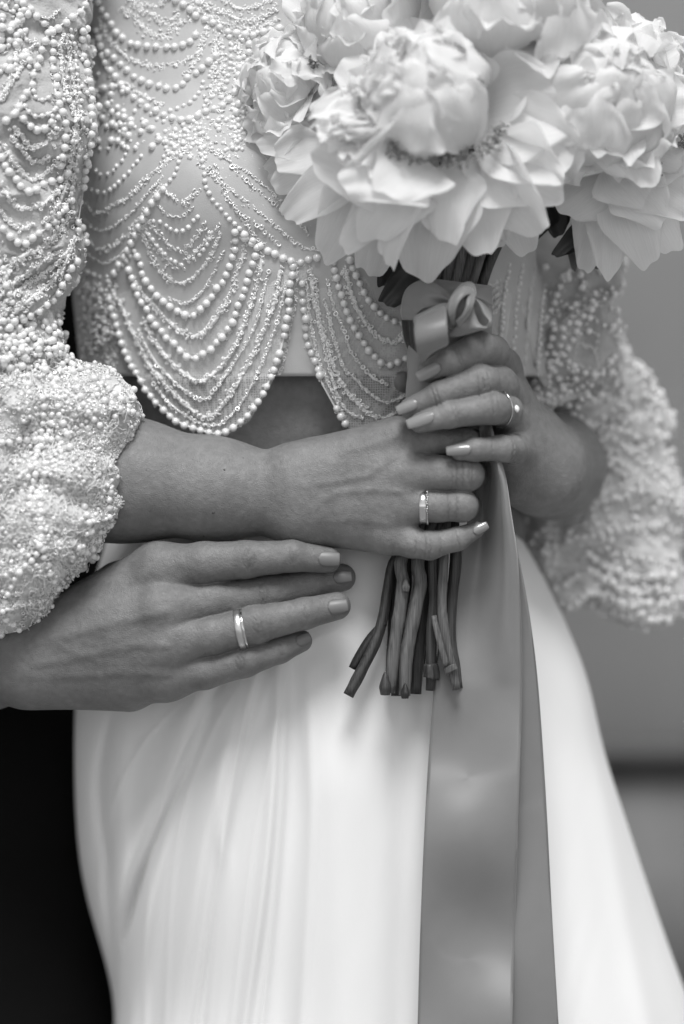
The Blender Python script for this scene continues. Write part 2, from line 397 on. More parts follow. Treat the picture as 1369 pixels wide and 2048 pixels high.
knuckle(G, 498, 1118, -8, (1, -.05), 24, 5, 5.5, .4); knuckle(G, 588, 1112, -6, (1, .02), 16, 4, 5, .28)
knuckle(G, 528, 1186, 2, (1, -.18), 22, 4, 5.5, .35); knuckle(G, 515, 1250, -12, (1, -.24), 22, 4, 6, .35)
knuckle(G, 480, 1326, -6, (1, -.26), 20, 4, 5.5, .33); knuckle(G, 612, 1228, -6, (1, -.22), 16, 3, 5, .2); knuckle(G, 562, 1300, 0, (1, -.3), 15, 3, 5, .22)
G.vein([(60, 1290, 5), (170, 1262, -2), (260, 1240, -5), (330, 1225, -9)], 3, .75); G.vein([(80, 1330, 5), (180, 1310, -1), (270, 1290, -3), (330, 1292, -9)], 2.8, .7)
G.vein([(60, 1350, 8), (160, 1352, 4), (250, 1345, 2), (330, 1350, -2)], 2.6, .6); G.vein([(120, 1290, 2), (160, 1310, 0), (240, 1330, 2)], 2.2, .5)
G.vein([(200, 1190, 6), (270, 1160, 2), (320, 1140, -4)], 3.5, .5)

def merge(parts):
    Vs, Fs, o = [], [], 0
    for V, F in parts:
        if F.shape[1] == 3: F = np.hstack([F, F[:, 2:3]])
        Vs.append(V); Fs.append(F+o); o += len(V)
    return np.vstack(Vs), np.vstack(Fs)
def pigment_shade(H, V, spots):
    p = np.ones(len(V))
    for x, y, d, r, k in spots: p -= k*np.exp(-(np.linalg.norm(V-np.array(P(x, y, d)), axis=1)/(r*1e-3))**2)
    for pts, sig, amp in H.veins:
        b = None
        for i in range(len(pts)-1):
            d = round_cone(V.astype(np.float32), pts[i], pts[i+1], 0, 0); b = d if b is None else np.minimum(b, d)
        p -= .13*np.exp(-(b/(sig*1.1))**2)
    for c, a, hw, amp, sig, cv, face in H.creases:
        q = V-c; lat = nrm(np.cross(a, face)[None])[0]; l = q@lat; t = q@a+cv*l*l/max(hw, 1e-6)
        p -= .10*np.exp(-(t/(sig*1.2))**2)*np.exp(-(l/hw)**4)*((q*q).sum(1) < (hw*1.6)**2)*(q@face > -.004)  # shade of the skin creases, painted into the colour
    return np.clip(p*(1+.06*vnoise(V*160)+.05*vnoise(V*420)), .55, 1.15)
def set_pigment_shade(me, arr):
    a = me.attributes.new('pigment_shade', 'FLOAT', 'POINT'); a.data.foreach_set('value', np.ascontiguousarray(arr, np.float32))
VA, FA = A.build(.0006); VB, FB = B.build(.0006); VG, FG = G.build(.00065)
bvhA = BVHTree.FromPolygons(VA.tolist(), FA.tolist()); bvhB = BVHTree.FromPolygons(VB.tolist(), FB.tolist()); bvhG = BVHTree.FromPolygons(VG.tolist(), FG.tolist())
CAM = Vector((0, -DIST, CAMZ))
def cast(bvh, px, py):
    h = bvh.ray_cast(CAM, (P(px, py, 0)-CAM).normalized())
    return (h[0], h[1]) if h[0] is not None else (None, None)

print('T', time.time()-_T0)
# ------------------------------------------------------------------ torso, bodice, skirt
def interp_rows(rows, y, smooth=False, w=25):
    r = np.array(rows, float)
    if smooth:
        ky = np.linspace(r[0, 0], r[-1, 0], 900); out = []
        for k in range(1, r.shape[1]):
            f = np.interp(ky, r[:, 0], r[:, k]); hw = w//2
            for _ in range(3):
                pd = np.concatenate([2*f[0]-f[hw:0:-1], f, 2*f[-1]-f[-2:-hw-2:-1]]); f = np.convolve(pd, np.ones(w)/w, 'valid')
            out.append(np.interp(y, ky, f))
        return out
    return [np.interp(y, r[:, 0], r[:, k]) for k in range(1, r.shape[1])]
TORSO = [(-700, 600, 250, 95, 60), (-520, 590, 520, 75, 85), (-300, 590, 530, 48, 100), (0, 590, 505, 40, 105), (250, 600, 480, 34, 105), (450, 620, 470, 31, 100),
         (600, 635, 485, 33, 95), (750, 640, 475, 38, 92), (900, 640, 440, 42, 88), (1080, 640, 430, 42, 92), (1200, 640, 450, 44, 95)]
def torso_pts(th, y, off=0.0, bust=1.0, shrink=1.0):
    cx, a, fd, b = interp_rows(TORSO, y)
    x = cx+a*shrink*np.sin(th); cz = np.cos(th)
    d = fd+b-b*shrink*np.sign(cz)*np.abs(cz)**1.0+off
    g = np.exp(-((x-370)/190)**2-((y-370)/170)**2)+np.exp(-((x-880)/190)**2-((y-370)/170)**2)
    d = d-bust*24*g*(cz > 0)*np.clip(cz*2, 0, 1)
    return x, d
def torso_mesh(y0, y1, ny, nth, off, shrink=1.0, ruff=0):
    th = np.linspace(0, 2*np.pi, nth, endpoint=False); y = np.linspace(y0, y1, ny)
    Y, T = np.meshgrid(y, th, indexing='ij'); x, d = torso_pts(T, Y, off, 1, shrink)
    if ruff: d = d+ruff*vnoise(np.stack([x/60, Y/45, d*0], -1))
    V = Pn(x, Y, d).reshape(-1, 3); return V, grid_faces(ny, nth, True)
Vt, Ft = torso_mesh(-690, 1190, 90, 120, 9, .955)
bride = empty('person', P(640, 4870, 120), 'bride in a pearl-beaded top and plain white skirt holding a peony bouquet in both hands', 'person')
V, F = merge([(Vt, Ft), (VA, FA), (VB, FB)])
body = link('body', mesh_np('bride_body', V, F), M['skin_b'], bride)
set_pigment_shade(body.data, np.concatenate([np.ones(len(Vt)), pigment_shade(A, VA, [(935,950,-12,7,.12),(905,1012,-10,7,.14),(855,1092,-8,6,.12),(560,985,2,14,.07),(800,880,-6,9,-.06),(815,945,-10,8,-.05)]), pigment_shade(B, VB, [(965,768,-20,7,.1),(872,792,-22,5,.1),(912,826,-26,5,.1),(990,812,-22,7,.1),(918,711,-18,5,.1)])]))

Vb, Fb = torso_mesh(-520, 752, 150, 260, 0, 1.0, .8)
bodice = link('bodice', mesh_np('bodice', Vb, Fb), M['lining'], bride)
m = bodice.modifiers.new('thick', 'SOLIDIFY'); m.thickness = .0012; m.offset = -1

# hanging net with scalloped hem
def hem(x):
    pts = [(150, 735), (200, 700), (238, 665), (255, 715), (291, 782), (355, 850), (443, 877), (500, 842), (545, 765), (575, 660), (594, 560), (604, 560), (613, 650), (640, 760), (690, 850), (760, 900), (850, 900), (950, 860), (1010, 700), (1030, 560), (1050, 640), (1080, 760), (1110, 800)]
    p = np.array(pts, float); return np.interp(x, p[:, 0], p[:, 1])
nx_, ny_ = 300, 40
xs = np.linspace(160, 1105, nx_); U, Vv = np.meshgrid(xs, np.linspace(0, 1, ny_), indexing='ij')
Yt = 540+(hem(U)-540)*Vv
cx, a, fd, b = interp_rows(TORSO, Yt)
dt = fd+b-b*np.sqrt(np.clip(1-((U-cx)/a)**2, .02, 1))-4-1.2*np.sin(U/23+Yt/70)-3*(Yt > 752)
Vn = Pn(U, Yt, dt).reshape(-1, 3); Fn_ = grid_faces(nx_, ny_)
tulle = link('tulle_overlay', mesh_np('tulle_overlay', Vn, Fn_), M['tulle'], bride)

# skirt
SK = [(1040, 228, 1022), (1080, 215, 1045), (1150, 190, 1088), (1250, 165, 1135), (1350, 152, 1178), (1500, 148, 1205), (1600, 150, 1240), (1700, 155, 1272), (1800, 172, 1306),
      (1900, 205, 1340), (1980, 228, 1370), (2048, 235, 1396), (2400, 180, 1510), (3200, 60, 1720), (4860, -200, 2100)]
def fold(X, Y, pts, amp, w, side=0):
    """ridge of cloth along a polyline; side skews it to a soft step"""
    p = catmull(pts, 30); xx = np.interp(Y, p[:, 1], p[:, 0], left=p[0, 0], right=p[-1, 0])
    if p[0, 1] > p[-1, 1]: p = p[::-1]; xx = np.interp(Y, p[:, 1], p[:, 0])
    t = (X-xx)/w; f0 = np.clip((Y-p[0, 1]+20)/240, 0, 1); f1 = np.clip((p[-1, 1]+400-Y)/400, 0, 1); fade = f0*f0*(3-2*f0)*f1*f1*(3-2*f1)
    return amp*fade*np.exp(-t*t)*(1+side*np.tanh(t*1.5))
ys = np.concatenate([np.linspace(1040, 2120, 260), np.linspace(2130, 4860, 50)])
th = np.concatenate([np.linspace(-1.62, 1.62, 420), np.linspace(1.7, 2*np.pi-1.7, 60)])
Y, T = np.meshgrid(ys, th, indexing='ij'); xl, xr = interp_rows(SK, Y, True); cx = (xl+xr)/2; a = (xr-xl)/2
X = cx+a*np.sin(T); bb, fd = interp_rows([(1040, 95, 40), (1250, 108, 34), (1500, 118, 34), (2048, 135, 39), (2600, 150, 30), (4860, 230, -60)], Y, True, 101)
D = fd+bb-bb*np.cos(T)
front = np.clip(np.cos(T)*3, 0, 1)
dd = 0
dd += fold(X, Y, [(560, 1240), (548, 1500), (528, 1750), (478, 2100)], 5, 15, .3)
dd += fold(X, Y, [(590, 1250), (590, 1500), (575, 1750), (560, 2100)], -5, 30)
dd += fold(X, Y, [(500, 1300), (455, 1480), (400, 1700), (330, 2100)], 7, 34, .4)
for q in range(7):
    dd += fold(X, Y, [(590-q*26, 1290+q*8), (540-q*44, 1500), (500-q*50, 1720), (455-q*42, 2100)], 1.1+.8*math.sin(q*2.1), 7+3*(q % 3), .3*(-1)**q)
dd += fold(X, Y, [(470, 1330), (385, 1500), (325, 1700), (262, 2100)], 8, 24, -.4)
dd += fold(X, Y, [(460, 1300), (352, 1560), (262, 1800), (215, 2000), (200, 2100)], -13, 22, .5)
dd += fold(X, Y, [(440, 1300), (330, 1560), (235, 1800), (180, 2000), (160, 2100)], 7, 30, 0)
dd += fold(X, Y, [(230, 1380), (195, 1560), (212, 1750), (215, 1950), (212, 2100)], -8, 14, .4)
dd += fold(X, Y, [(250, 1380), (240, 1560), (245, 1750)], 5, 22, 0)
dd += fold(X, Y, [(450, 1400), (440, 1640), (452, 1780), (430, 2100)], 2, 16, 0)
dd += fold(X, Y, [(520, 1300), (480, 1480), (440, 1700), (380, 2100)], 3, 9, .3)
dd += fold(X, Y, [(575, 1260), (572, 1480), (560, 1700), (520, 2100)], 2.5, 8, -.3)
dd += fold(X, Y, [(430, 1400), (300, 1680), (245, 1850), (235, 2100)], 4, 9, .3)
dd += fold(X, Y, [(610, 1300), (620, 1500), (622, 1700), (600, 2100)], 2.5, 14, 0)
dd += fold(X, Y, [(640, 1380), (680, 1700), (690, 2100)], 4, 50, 0)
dd += fold(X, Y, [(780, 1300), (810, 1700), (800, 2100)], -5, 36, 0)
dd += fold(X, Y, [(1140, 1250), (1190, 1500), (1240, 1800), (1300, 2100)], 5, 30, .3)
dd += fold(X, Y, [(1060, 1200), (1110, 1500), (1130, 1800), (1150, 2100)], -4, 40, 0)
D = D-dd*front-1.5*vnoise(np.stack([X/130+Y/500, Y/420, 0*X], -1))-.12*vnoise(np.stack([X/22+Y/90, Y/160, 0*X+5], -1))
skirt = link('skirt', mesh_np('skirt', Pn(X, Y, D).reshape(-1, 3), grid_faces(len(ys), len(th), True)), M['skirt'], bride)

# ------------------------------------------------------------------ sleeves
class Blob:
    def __init__(s, chains, k=.02, carve=(), rough=0.0, rs=60, fold=0):
        s.c = [[Hand.pr(*p) for p in ch] for ch in chains]; s.k = k; s.carve = [[Hand.pr(*p) for p in ch] for ch in carve]; s.rough = rough; s.rs = rs
    def __call__(s, p):
        o = None
        for ch in s.c:
            for i in range(len(ch)-1):
                d = round_cone(p, ch[i][0], ch[i+1][0], ch[i][1], ch[i+1][1]); o = d if o is None else smin(o, d, s.k)
        for ch in s.carve:
            for i in range(len(ch)-1):
                d = round_cone(p, ch[i][0], ch[i+1][0], ch[i][1], ch[i+1][1]); o = -smin(-o, d, .004)
        if s.rough:
            q = p*s.rs; q = q+.5*np.stack([vnoise(q*.7+3), vnoise(q*.7+9), vnoise(q*.7+15)], -1)
            o = o+s.rough*vnoise(q*np.array([.55, 1, 1.5]))+s.rough*.7*np.abs(vnoise(q*np.array([1.3, 2, 3.2])+7))
        return o
    def build(s, h):
        L = []
        for ch in s.c:
            for q, r in ch: L += [q-r, q+r]
        L = np.array(L); return sdf_mesh(s, L.min(0)-.02, L.max(0)+.02, h, slack=s.rough*1.5)
SLl = Blob([[(0, -420, 70, 170), (18, -100, 52, 172), (8, 250, 34, 172), (-10, 480, 30, 165), (-40, 680, 30, 160)],
            [(-40, 690, 20, 120), (60, 700, 18, 75)],
            [(60, 820, 14, 95), (178, 830, 16, 88)], [(178, 830, 16, 84), (190, 850, 16, 82)], [(178, 830, 14, 84), (150, 960, 10, 98)], [(150, 960, 10, 98), (90, 1060, 8, 108), (0, 1130, 10, 125), (-90, 1100, 20, 150)],
            [(0, 830, 14, 120), (-60, 1000, 10, 160)], [(235, 850, 26, 48), (228, 1010, 26, 32)]], .012,
           [[(330, 960, 32, 108), (228, 960, 32, 100)]], .0052, 50)
SLr = Blob([[(1082, 768, 112, 46), (1150, 790, 150, 52)], [(1110, 330, 150, 120), (1132, 560, 120, 100), (1140, 690, 120, 96)], [(1140, 690, 120, 94), (1165, 750, 170, 102)], [(1165, 740, 198, 104), (1225, 890, 195, 118), (1240, 1050, 188, 120), (1265, 1150, 180, 100)],
            [(1085, 772, 150, 46), (1165, 800, 165, 62)], [(1085, 1085, 170, 48), (1140, 1185, 168, 52)], [(1190, 1060, 175, 80), (1110, 1090, 170, 50)],
            [(1280, 1150, 180, 85), (1310, 1190, 180, 62)]], .014,
           [[(1075, 928, 30, 102), (1100, 932, 200, 98)]], .006, 45)
VSl, FSl = SLl.build(.0018); VSr, FSr = SLr.build(.003)
slv_l = link('sleeve', mesh_np('sleeve_right_arm', VSl, FSl), M['sleevecloth'], bride); slv_l['label'] = 'beaded balloon sleeve gathered on the near forearm'
slv_r = link('sleeve', mesh_np('sleeve_left_arm', VSr, FSr), M['sleevecloth'], bride); slv_r['label'] = 'beaded balloon sleeve behind the bouquet, out of focus'

M['cuffcloth'] = mat('gathered_net', .55, .75, .2, sheen=.4, var=.42, vscale=60, bump=1, bscale=600, bdist=.0014)
def split_sleeve(o, V, F, py, nm, lab):
    zc = V[F].mean(1); lim = CAMZ-(py-1024)*PX+.006*vnoise(zc*60)
    low = zc[:, 2] < lim
    me = mesh_np(nm+'_upper', V, F[~low]); me.materials.append(M['sleevecloth']); o.data = me
    c = link('cuff', mesh_np(nm, V, F[low]), M['cuffcloth'], bride); c['label'] = lab
split_sleeve(slv_l, VSl, FSl, 738, 'near_cuff', 'gathered cuff thick with beads on the near forearm'); split_sleeve(slv_r, VSr, FSr, 770, 'far_cuff', 'blurred gathered cuff behind the upper hand')
def bvh(V, F): return BVHTree.FromPolygons(V.tolist(), F.tolist())
bv_bod = bvh(np.vstack([Vb, Vn]), np.vstack([Fb, Fn_+len(Vb)])); bv_sl = bvh(VSl, FSl); bv_sr = bvh(VSr, FSr)

print('T', time.time()-_T0)
# ------------------------------------------------------------------ beads
def ico(sub):
    import bmesh
    bm = bmesh.new(); bmesh.ops.create_icosphere(bm, subdivisions=sub, radius=1)
    V = np.array([v.co[:] for v in bm.verts]); F = np.array([[v.index for v in f.verts] for f in bm.faces]); bm.free(); return V, F
def torus(R, r, n, m):
    a = np.linspace(0, 2*np.pi, n, endpoint=False)[:, None]; b = np.linspace(0, 2*np.pi, m, endpoint=False)[None]
    V = np.stack([(R+r*np.cos(b))*np.cos(a), (R+r*np.cos(b))*np.sin(a), r*np.sin(b)+0*a], -1).reshape(-1, 3)
    F = []
    for i in range(n):
        for j in range(m): F.append([i*m+j, ((i+1) % n)*m+j, ((i+1) % n)*m+(j+1) % m, i*m+(j+1) % m])
    F = np.array(F); return V, np.vstack([F[:, [0, 1, 2]], F[:, [0, 2, 3]]])
ICO2 = ico(2); ICO1 = ico(1); RING = torus(.68, .34, 8, 5)
SEQ = torus(.62, .3, 9, 4); SEQ = (SEQ[0]*np.array([1, 1, .25]), SEQ[1])
def rotmats(n, normals=None, spread=1.0):
    q = rng.normal(size=(n, 4)); q /= np.linalg.norm(q, axis=1, keepdims=True)
    w, x, y, z = q.T
    R = np.stack([1-2*(y*y+z*z), 2*(x*y-z*w), 2*(x*z+y*w), 2*(x*y+z*w), 1-2*(x*x+z*z), 2*(y*z-x*w), 2*(x*z-y*w), 2*(y*z+x*w), 1-2*(x*x+y*y)], -1).reshape(-1, 3, 3)
    if normals is not None:
        z = nrm(normals+rng.normal(size=(n, 3))*spread); x = nrm(np.cross(z, rng.normal(size=(n, 3)))); y = np.cross(z, x)
        R = np.stack([x, y, z], -1)
    return R
def scatter(name, tmpl, C, r, mt, parent, normals=None, spread=.5, stuff=True):
    if len(C) == 0: return
    C = np.asarray(C); n = len(C); r = np.broadcast_to(np.asarray(r, float), (n,)); TV, TF = tmpl
    R = rotmats(n, normals, spread)
    V = np.einsum('nij,vj->nvi', R, TV)*r[:, None, None]+C[:, None]
    F = TF[None]+(np.arange(n)*len(TV))[:, None, None]
    o = link(name, mesh_np(name, V.reshape(-1, 3), F.reshape(-1, 3)), mt, parent)
    if stuff: o['kind'] = 'stuff'
    return o
BK = {'P': [], 'p': [], 'S': [], 'Q': []}       # (pos, normal, radius)
def put(kind, pos, nr, r): BK[kind].append((np.array(pos), np.array(nr), r))
THR = []
def string(pts, kind, bv, thick=0, r=None, jit=1.0, off=.6):
    p = catmull(np.array(pts, float), 400); s = np.concatenate([[0], np.cumsum(np.hypot(*np.diff(p[:, :2], axis=0).T))]); L = s[-1]
    step = {'P': 17.6, 'p': 13, 'S': 5.6, 'Q': 10}[kind]; rr = r or {'P': 8.5, 'p': 6.2, 'S': 4.7, 'Q': 6.4}[kind]
    THR.append((p, bv, 3.4 if thick else 2.0))
    for t in np.arange(0, L, step):
        for k in range(1+thick):
            x = np.interp(t, s, p[:, 0])+random.gauss(0, 1)*jit*(1+2.2*thick); y = np.interp(t, s, p[:, 1])+random.gauss(0, 1)*jit*(1+2.2*thick)
            h, n = cast(bv, x, y)
            if h is None: continue
            if n.dot(CAM-h) < 0: n = -n
            R = rr*PX*random.uniform(.88, 1.1)
            kk = kind
            if kind == 'S' and random.random() < .10: kk = 'Q'
            if kind == 'Q' and random.random() < .35: kk = 'S'; R *= .7
            put(kk, h+n*R*(off+.25*(kk in 'SQ')), n, R)
            if kind == 'P' and random.random() < .5:      # tiny seed beads crowd each pearl
                for _ in range(2):
                    a = random.uniform(0, 6.28); q = h+n*R*.3+Vector((math.cos(a), 0, math.sin(a)))*R*1.05; put('S', q, n, 3.4*PX)
bo = bv_bod
ST = [
 ('P', [(279,512),(291,550),(308,582),(334,606),(367,626),(383,633),(413,611),(446,565),(460,530),(472,489),(468,455)]),
 ('P', [(262,540),(273,579),(282,598),(314,650),(352,690),(393,717),(446,673),(475,623),(498,556),(510,515),(514,489),(490,468)]),
 ('P', [(225,600),(238,658),(251,698),(267,734),(291,775),(317,807),(355,842),(399,859),(443,868),(489,838),(516,803),(539,762),(563,696),(577,632),(580,582),(589,524)]),
 ('S', [(290,470),(308,518),(340,556),(370,565),(405,536),(434,489),(440,450)], 1),
 ('S', [(340,595),(375,606),(416,571),(449,498)]),
 ('S', [(270,555),(288,588),(340,644),(390,673),(434,635),(469,568),(489,498),(480,470)], 1),
 ('S', [(290,640),(311,685),(364,743),(405,762),(449,726),(487,655),(519,553),(525,500)], 1),
 ('Q', [(280,660),(302,708),(346,761),(405,799),(434,775),(475,717),(513,647),(539,538)]),
 ('S', [(240,600),(267,661),(299,726),(346,784),(411,834),(457,796),(504,714),(548,609),(563,530)], 1),
 ('Q', [(310,770),(346,812),(400,845),(446,846),(495,787),(536,699),(554,647),(575,560)]),
 ('P', [(490,475),(514,489),(539,503),(565,515),(590,524),(612,522),(636,513),(655,505)]),
 ('p', [(300,470),(332,506),(364,528),(402,506),(425,470)]), ('p', [(310,440),(328,447),(360,463),(384,447),(400,430)]),
 ('S', [(300,440),(311,457),(345,492),(370,499),(412,450)], 1), ('S', [(290,455),(300,471),(340,522),(363,531),(405,489),(430,457)], 1),
 ('S', [(330,380),(346,394),(370,405),(398,380)], 1), ('S', [(320,410),(335,426),(363,433),(391,412)]),
 ('P', [(330,380),(311,401),(300,420),(279,457),(269,478),(260,501),(241,531),(225,560)]),
 ('p', [(400,260),(405,321),(416,380),(437,412),(472,450),(490,468)]),
 ('S', [(398,331),(440,365),(476,391),(546,447),(600,490),(640,500)], 0), ('Q', [(410,320),(440,372),(472,419),(500,440),(525,457),(560,490)]),
 ('Q', [(440,303),(490,359),(542,401),(570,430)]), ('S', [(430,330),(455,390),(480,430),(510,470),(540,500)]),
 ('p', [(372,262),(365,310),(350,350),(330,380)]), ('S', [(420,300),(500,350),(560,400),(620,470)]),
 ('S', [(165,400),(200,425),(250,400),(330,330),(370,300)], 1), ('S', [(160,460),(210,500),(270,455),(330,370)], 1), ('p', [(150,520),(180,545),(215,555),(250,530),(275,500)]),
 ('S', [(165,430),(205,462),(260,430),(330,352)]), ('S', [(160,490),(212,527),(262,492),(300,440)]),
 ('p', [(175,375),(215,385),(255,350),(290,310)]), ('p', [(185,335),(215,350),(250,320),(262,290)]),
 ('P', [(604,568),(606,590),(607,613),(613,638),(613,660),(617,682),(621,701),(632,723),(637,742),(645,767),(654,787),(663,804),(674,822),(685,839),(700,856)]),
 ('P', [(664,505),(672,548),(683,590),(696,631),(713,666),(735,697),(759,721),(777,731),(794,724),(811,717),(840,690),(860,640)]),
 ('P', [(700,520),(711,548),(727,583),(747,614),(776,637),(793,644),(830,640),(860,600)]),
 ('S', [(621,537),(630,611),(648,666),(661,712),(683,765),(713,802),(751,835),(788,828),(830,800)], 1),
 ('S', [(689,537),(709,603),(742,660),(786,686),(803,677),(830,650)], 1), ('Q', [(655,560),(670,620),(685,651),(702,703),(722,730),(746,756),(780,770)]),
 ('S', [(632,560),(640,646),(670,776),(696,822),(727,839)]), ('S', [(650,600),(683,723),(713,760),(735,782),(757,798),(781,804),(810,790)]),
 ('S', [(595,540),(592,600),(583,640),(572,700),(556,760),(530,810),(500,850)]), ('S', [(612,560),(622,640),(642,730),(668,790),(690,835)]),
 ('P', [(190,-10),(205,14),(222,42),(238,67),(269,89),(302,94),(338,96),(374,92),(391,75),(399,61)]),
 ('P', [(190,85),(213,103),(241,126),(266,150),(291,164),(324,175),(360,178),(374,161),(410,136),(436,110)]),
 ('S', [(205,44),(227,89),(277,125),(324,136),(374,122),(410,92),(416,44)], 1),
 ('P', [(340,-10),(369,11),(385,22),(399,36),(420,43),(438,53),(460,65),(483,68),(505,72),(524,67),(545,60),(575,55)]),
 ('S', [(388,3),(444,25),(491,42),(535,30),(560,8)], 2), ('S', [(430,-10),(480,18),(530,8),(545,-8)], 1), ('S', [(380,12),(450,48),(500,58),(560,40)], 1),
 ('P', [(197,60),(207,103),(222,139),(249,175),(283,205),(319,228),(360,241),(385,239),(424,222),(458,205),(476,170),(480,111)]),
 ('S', [(249,166),(297,197),(330,214)], 1), ('p', [(345,222),(365,214),(396,194),(410,161)]), ('p', [(400,225),(416,205),(446,164),(450,130)]),
 ('S', [(250,20),(285,50),(319,80),(350,62),(374,36)], 2), ('S', [(270,10),(299,30),(335,50),(358,25)], 2), ('S', [(260,0),(310,15),(345,-5)], 1),
 ('S', [(433,78),(430,133),(420,200)], 2), ('S', [(446,78),(443,139),(440,200)], 2), ('S', [(480,70),(474,166),(458,194),(440,230)], 2), ('p', [(462,75),(460,130),(452,180)]), ('S', [(405,70),(395,120),(370,150)], 1),
 ('P', [(500,90),(498,140),(485,190),(470,240)]), ('S', [(510,85),(508,150),(495,210)], 1),
]
for s_ in ST: string(s_[1], s_[0], bo, s_[2] if len(s_) > 2 else 0)
def cloud(n, x0, x1, y0, y1, kinds, bv, r=1.0, test=None):
    for _ in range(n):
        x, y = random.uniform(x0, x1), random.uniform(y0, y1)
        if test and not test(x, y): continue
        k = random.choice(kinds); h, nn = cast(bv, x, y)
        if h is None: continue
        if nn.dot(CAM-h) < 0: nn = -nn
        R = {'P': 8.5, 'p': 6.2, 'S': 4, 'Q': 5.5}[k]*PX*random.uniform(.8, 1.1)*r
        put(k, h+nn*R*.6, nn, R)
cloud(140, 195, 330, 120, 300, 'PpS', bo, test=lambda x, y: y > 110+(x-190)*.95); cloud(420, 330, 480, 235, 320, 'pSSQ', bo); cloud(150, 160, 235, 560, 740, 'pSS', bo); cloud(260, 440, 600, 240, 420, 'SSSQ', bo, .8)
cloud(160, 460, 540, 200, 300, 'pSQ', bo); cloud(250, 490, 640, 400, 510, 'SSQ', bo, .7); cloud(160, 420, 560, 60, 230, 'pSQ', bo)
for x in (168, 182, 196, 212, 226): string([(x+8, 570), (x, 640), (x+6, 735)], 'p' if x % 4 == 0 else 'S', bo, 1)
for x in range(1004, 1135, 26):
    string([(x+12, 530), (x, 620), (x-8, 730), (x-14, 800)], random.choice('SpS'), bo, 0)
for q in range(5): string([(860, 560+q*12), (930, 590+q*22), (1000, 560+q*12)], 'S', bo)
# near sleeve, upper arm
sl = bv_sl
SLS = [
 ('P', [(20,-10),(40,5),(55,17),(73,36),(92,51),(109,61),(125,48),(147,34),(164,20),(175,-5)]),
 ('P', [(95,70),(85,92),(80,113),(72,135),(65,154),(60,174),(50,193),(41,212),(31,229),(10,245)]),
 ('P', [(104,70),(104,91),(104,133),(108,154),(109,176),(113,196),(118,217),(125,236),(130,258),(128,294),(120,330)]),
 ('P', [(31,229),(48,239),(61,251),(77,261),(92,255),(109,236)]), ('p', [(65,185),(75,200),(90,200),(102,192)]),
 ('p', [(50,215),(62,228),(85,232),(108,222)]),
 ('S', [(27,253),(44,273),(65,294),(91,285),(113,260)], 1), ('S', [(20,270),(44,301),(68,323),(102,311)], 1), ('S', [(7,290),(34,335),(63,362),(102,335),(137,307)], 1),
 ('P', [(-5,300),(3,318),(20,347),(41,374),(58,386),(75,379),(92,367),(113,362),(130,345)]),
 ('S', [(0,366),(20,396),(48,418),(85,408),(120,380)], 1), ('S', [(0,420),(20,444),(44,459),(68,447)], 1),
 ('P', [(-8,450),(3,461),(24,475),(48,488),(68,471),(89,459),(102,444),(116,427),(131,413),(145,395)]),
 ('S', [(0,560),(34,519),(85,495),(116,458),(140,430)], 2), ('S', [(0,611),(44,577),(85,547),(133,505),(150,470)], 1), ('S', [(0,590),(60,540),(120,500)], 1),
 ('P', [(-8,642),(3,642),(26,640),(49,632),(72,622),(90,608),(106,593),(119,576),(131,560),(138,543),(149,522)]),
 ('P', [(164,60),(164,99),(171,137),(180,191),(182,239),(178,290),(172,325),(164,362),(164,386),(157,430),(152,478)]),
 ('S', [(44,68),(20,154),(0,205)], 1), ('S', [(72,82),(34,150),(0,200)], 1), ('S', [(120,80),(126,164),(147,219),(155,280)], 1), ('S', [(130,70),(150,188),(157,239)], 1),
 ('P', [(-5,40),(10,60),(30,50),(40,30)]), ('p', [(5,10),(25,25),(40,5)]), ('p', [(140,60),(150,120),(158,200),(165,260)]), ('Q', [(60,20),(95,38),(120,20)]),
 ('S', [(150,260),(140,330),(120,400),(90,450)], 2), ('p', [(155,300),(146,360),(136,400),(110,440)]), ('S', [(148,480),(120,540),(60,600),(0,630)], 2),
 ('P', [(-5,695),(25,690),(45,700),(48,722),(40,740)]),
]
for s_ in SLS: string(s_[1], s_[0], sl, s_[2] if len(s_) > 2 else 0)
cloud(90, 0, 60, 0, 160, 'PpS', sl); cloud(260, 100, 190, 60, 480, 'pSQS', sl); cloud(200, 0, 150, 630, 745, 'pSSP', sl)
cloud(120, 0, 200, 480, 640, 'SSQ', sl)
# near cuff: short strings that wander over the gathered cloth, thick with beads
def walk(bv, x, y, ang, n, kind, step):
    rr = {'P': 7.6, 'p': 5.8, 'S': 4.2, 'Q': 6}[kind]
    for i in range(n):
        ang += random.gauss(0, .16); x += math.cos(ang)*step; y += math.sin(ang)*step
        h, nn = cast(bv, x, y)
        if h is None or h.y > .35: return
        if nn.dot(CAM-h) < 0: nn = -nn
        R = rr*PX*random.uniform(.85, 1.1); put(kind, h+nn*R*.4, nn, R)
for _ in range(300):
    x = random.uniform(-10, 300); y = random.uniform(735, 1265)
    # strings follow the gathers: flow from the cuff edge out and down
    a = math.atan2(y-960, 320-x) if random.random() < .4 else math.atan2(330-x+40, -(y-960)*.7)
    k = random.choice('SSSpSQQSSSSPS'); walk(sl, x, y, a+random.choice([0, math.pi]), random.randint(6, 22), k, {'P': 17, 'p': 13, 'S': 6.5, 'Q': 8}[k])
cloud(2500, -5, 305, 735, 1270, 'SSSSSQSSp', sl, .85, test=lambda x, y: vnoise(np.array([x/34, y/48, 3.0])) < .28)
SQ = []
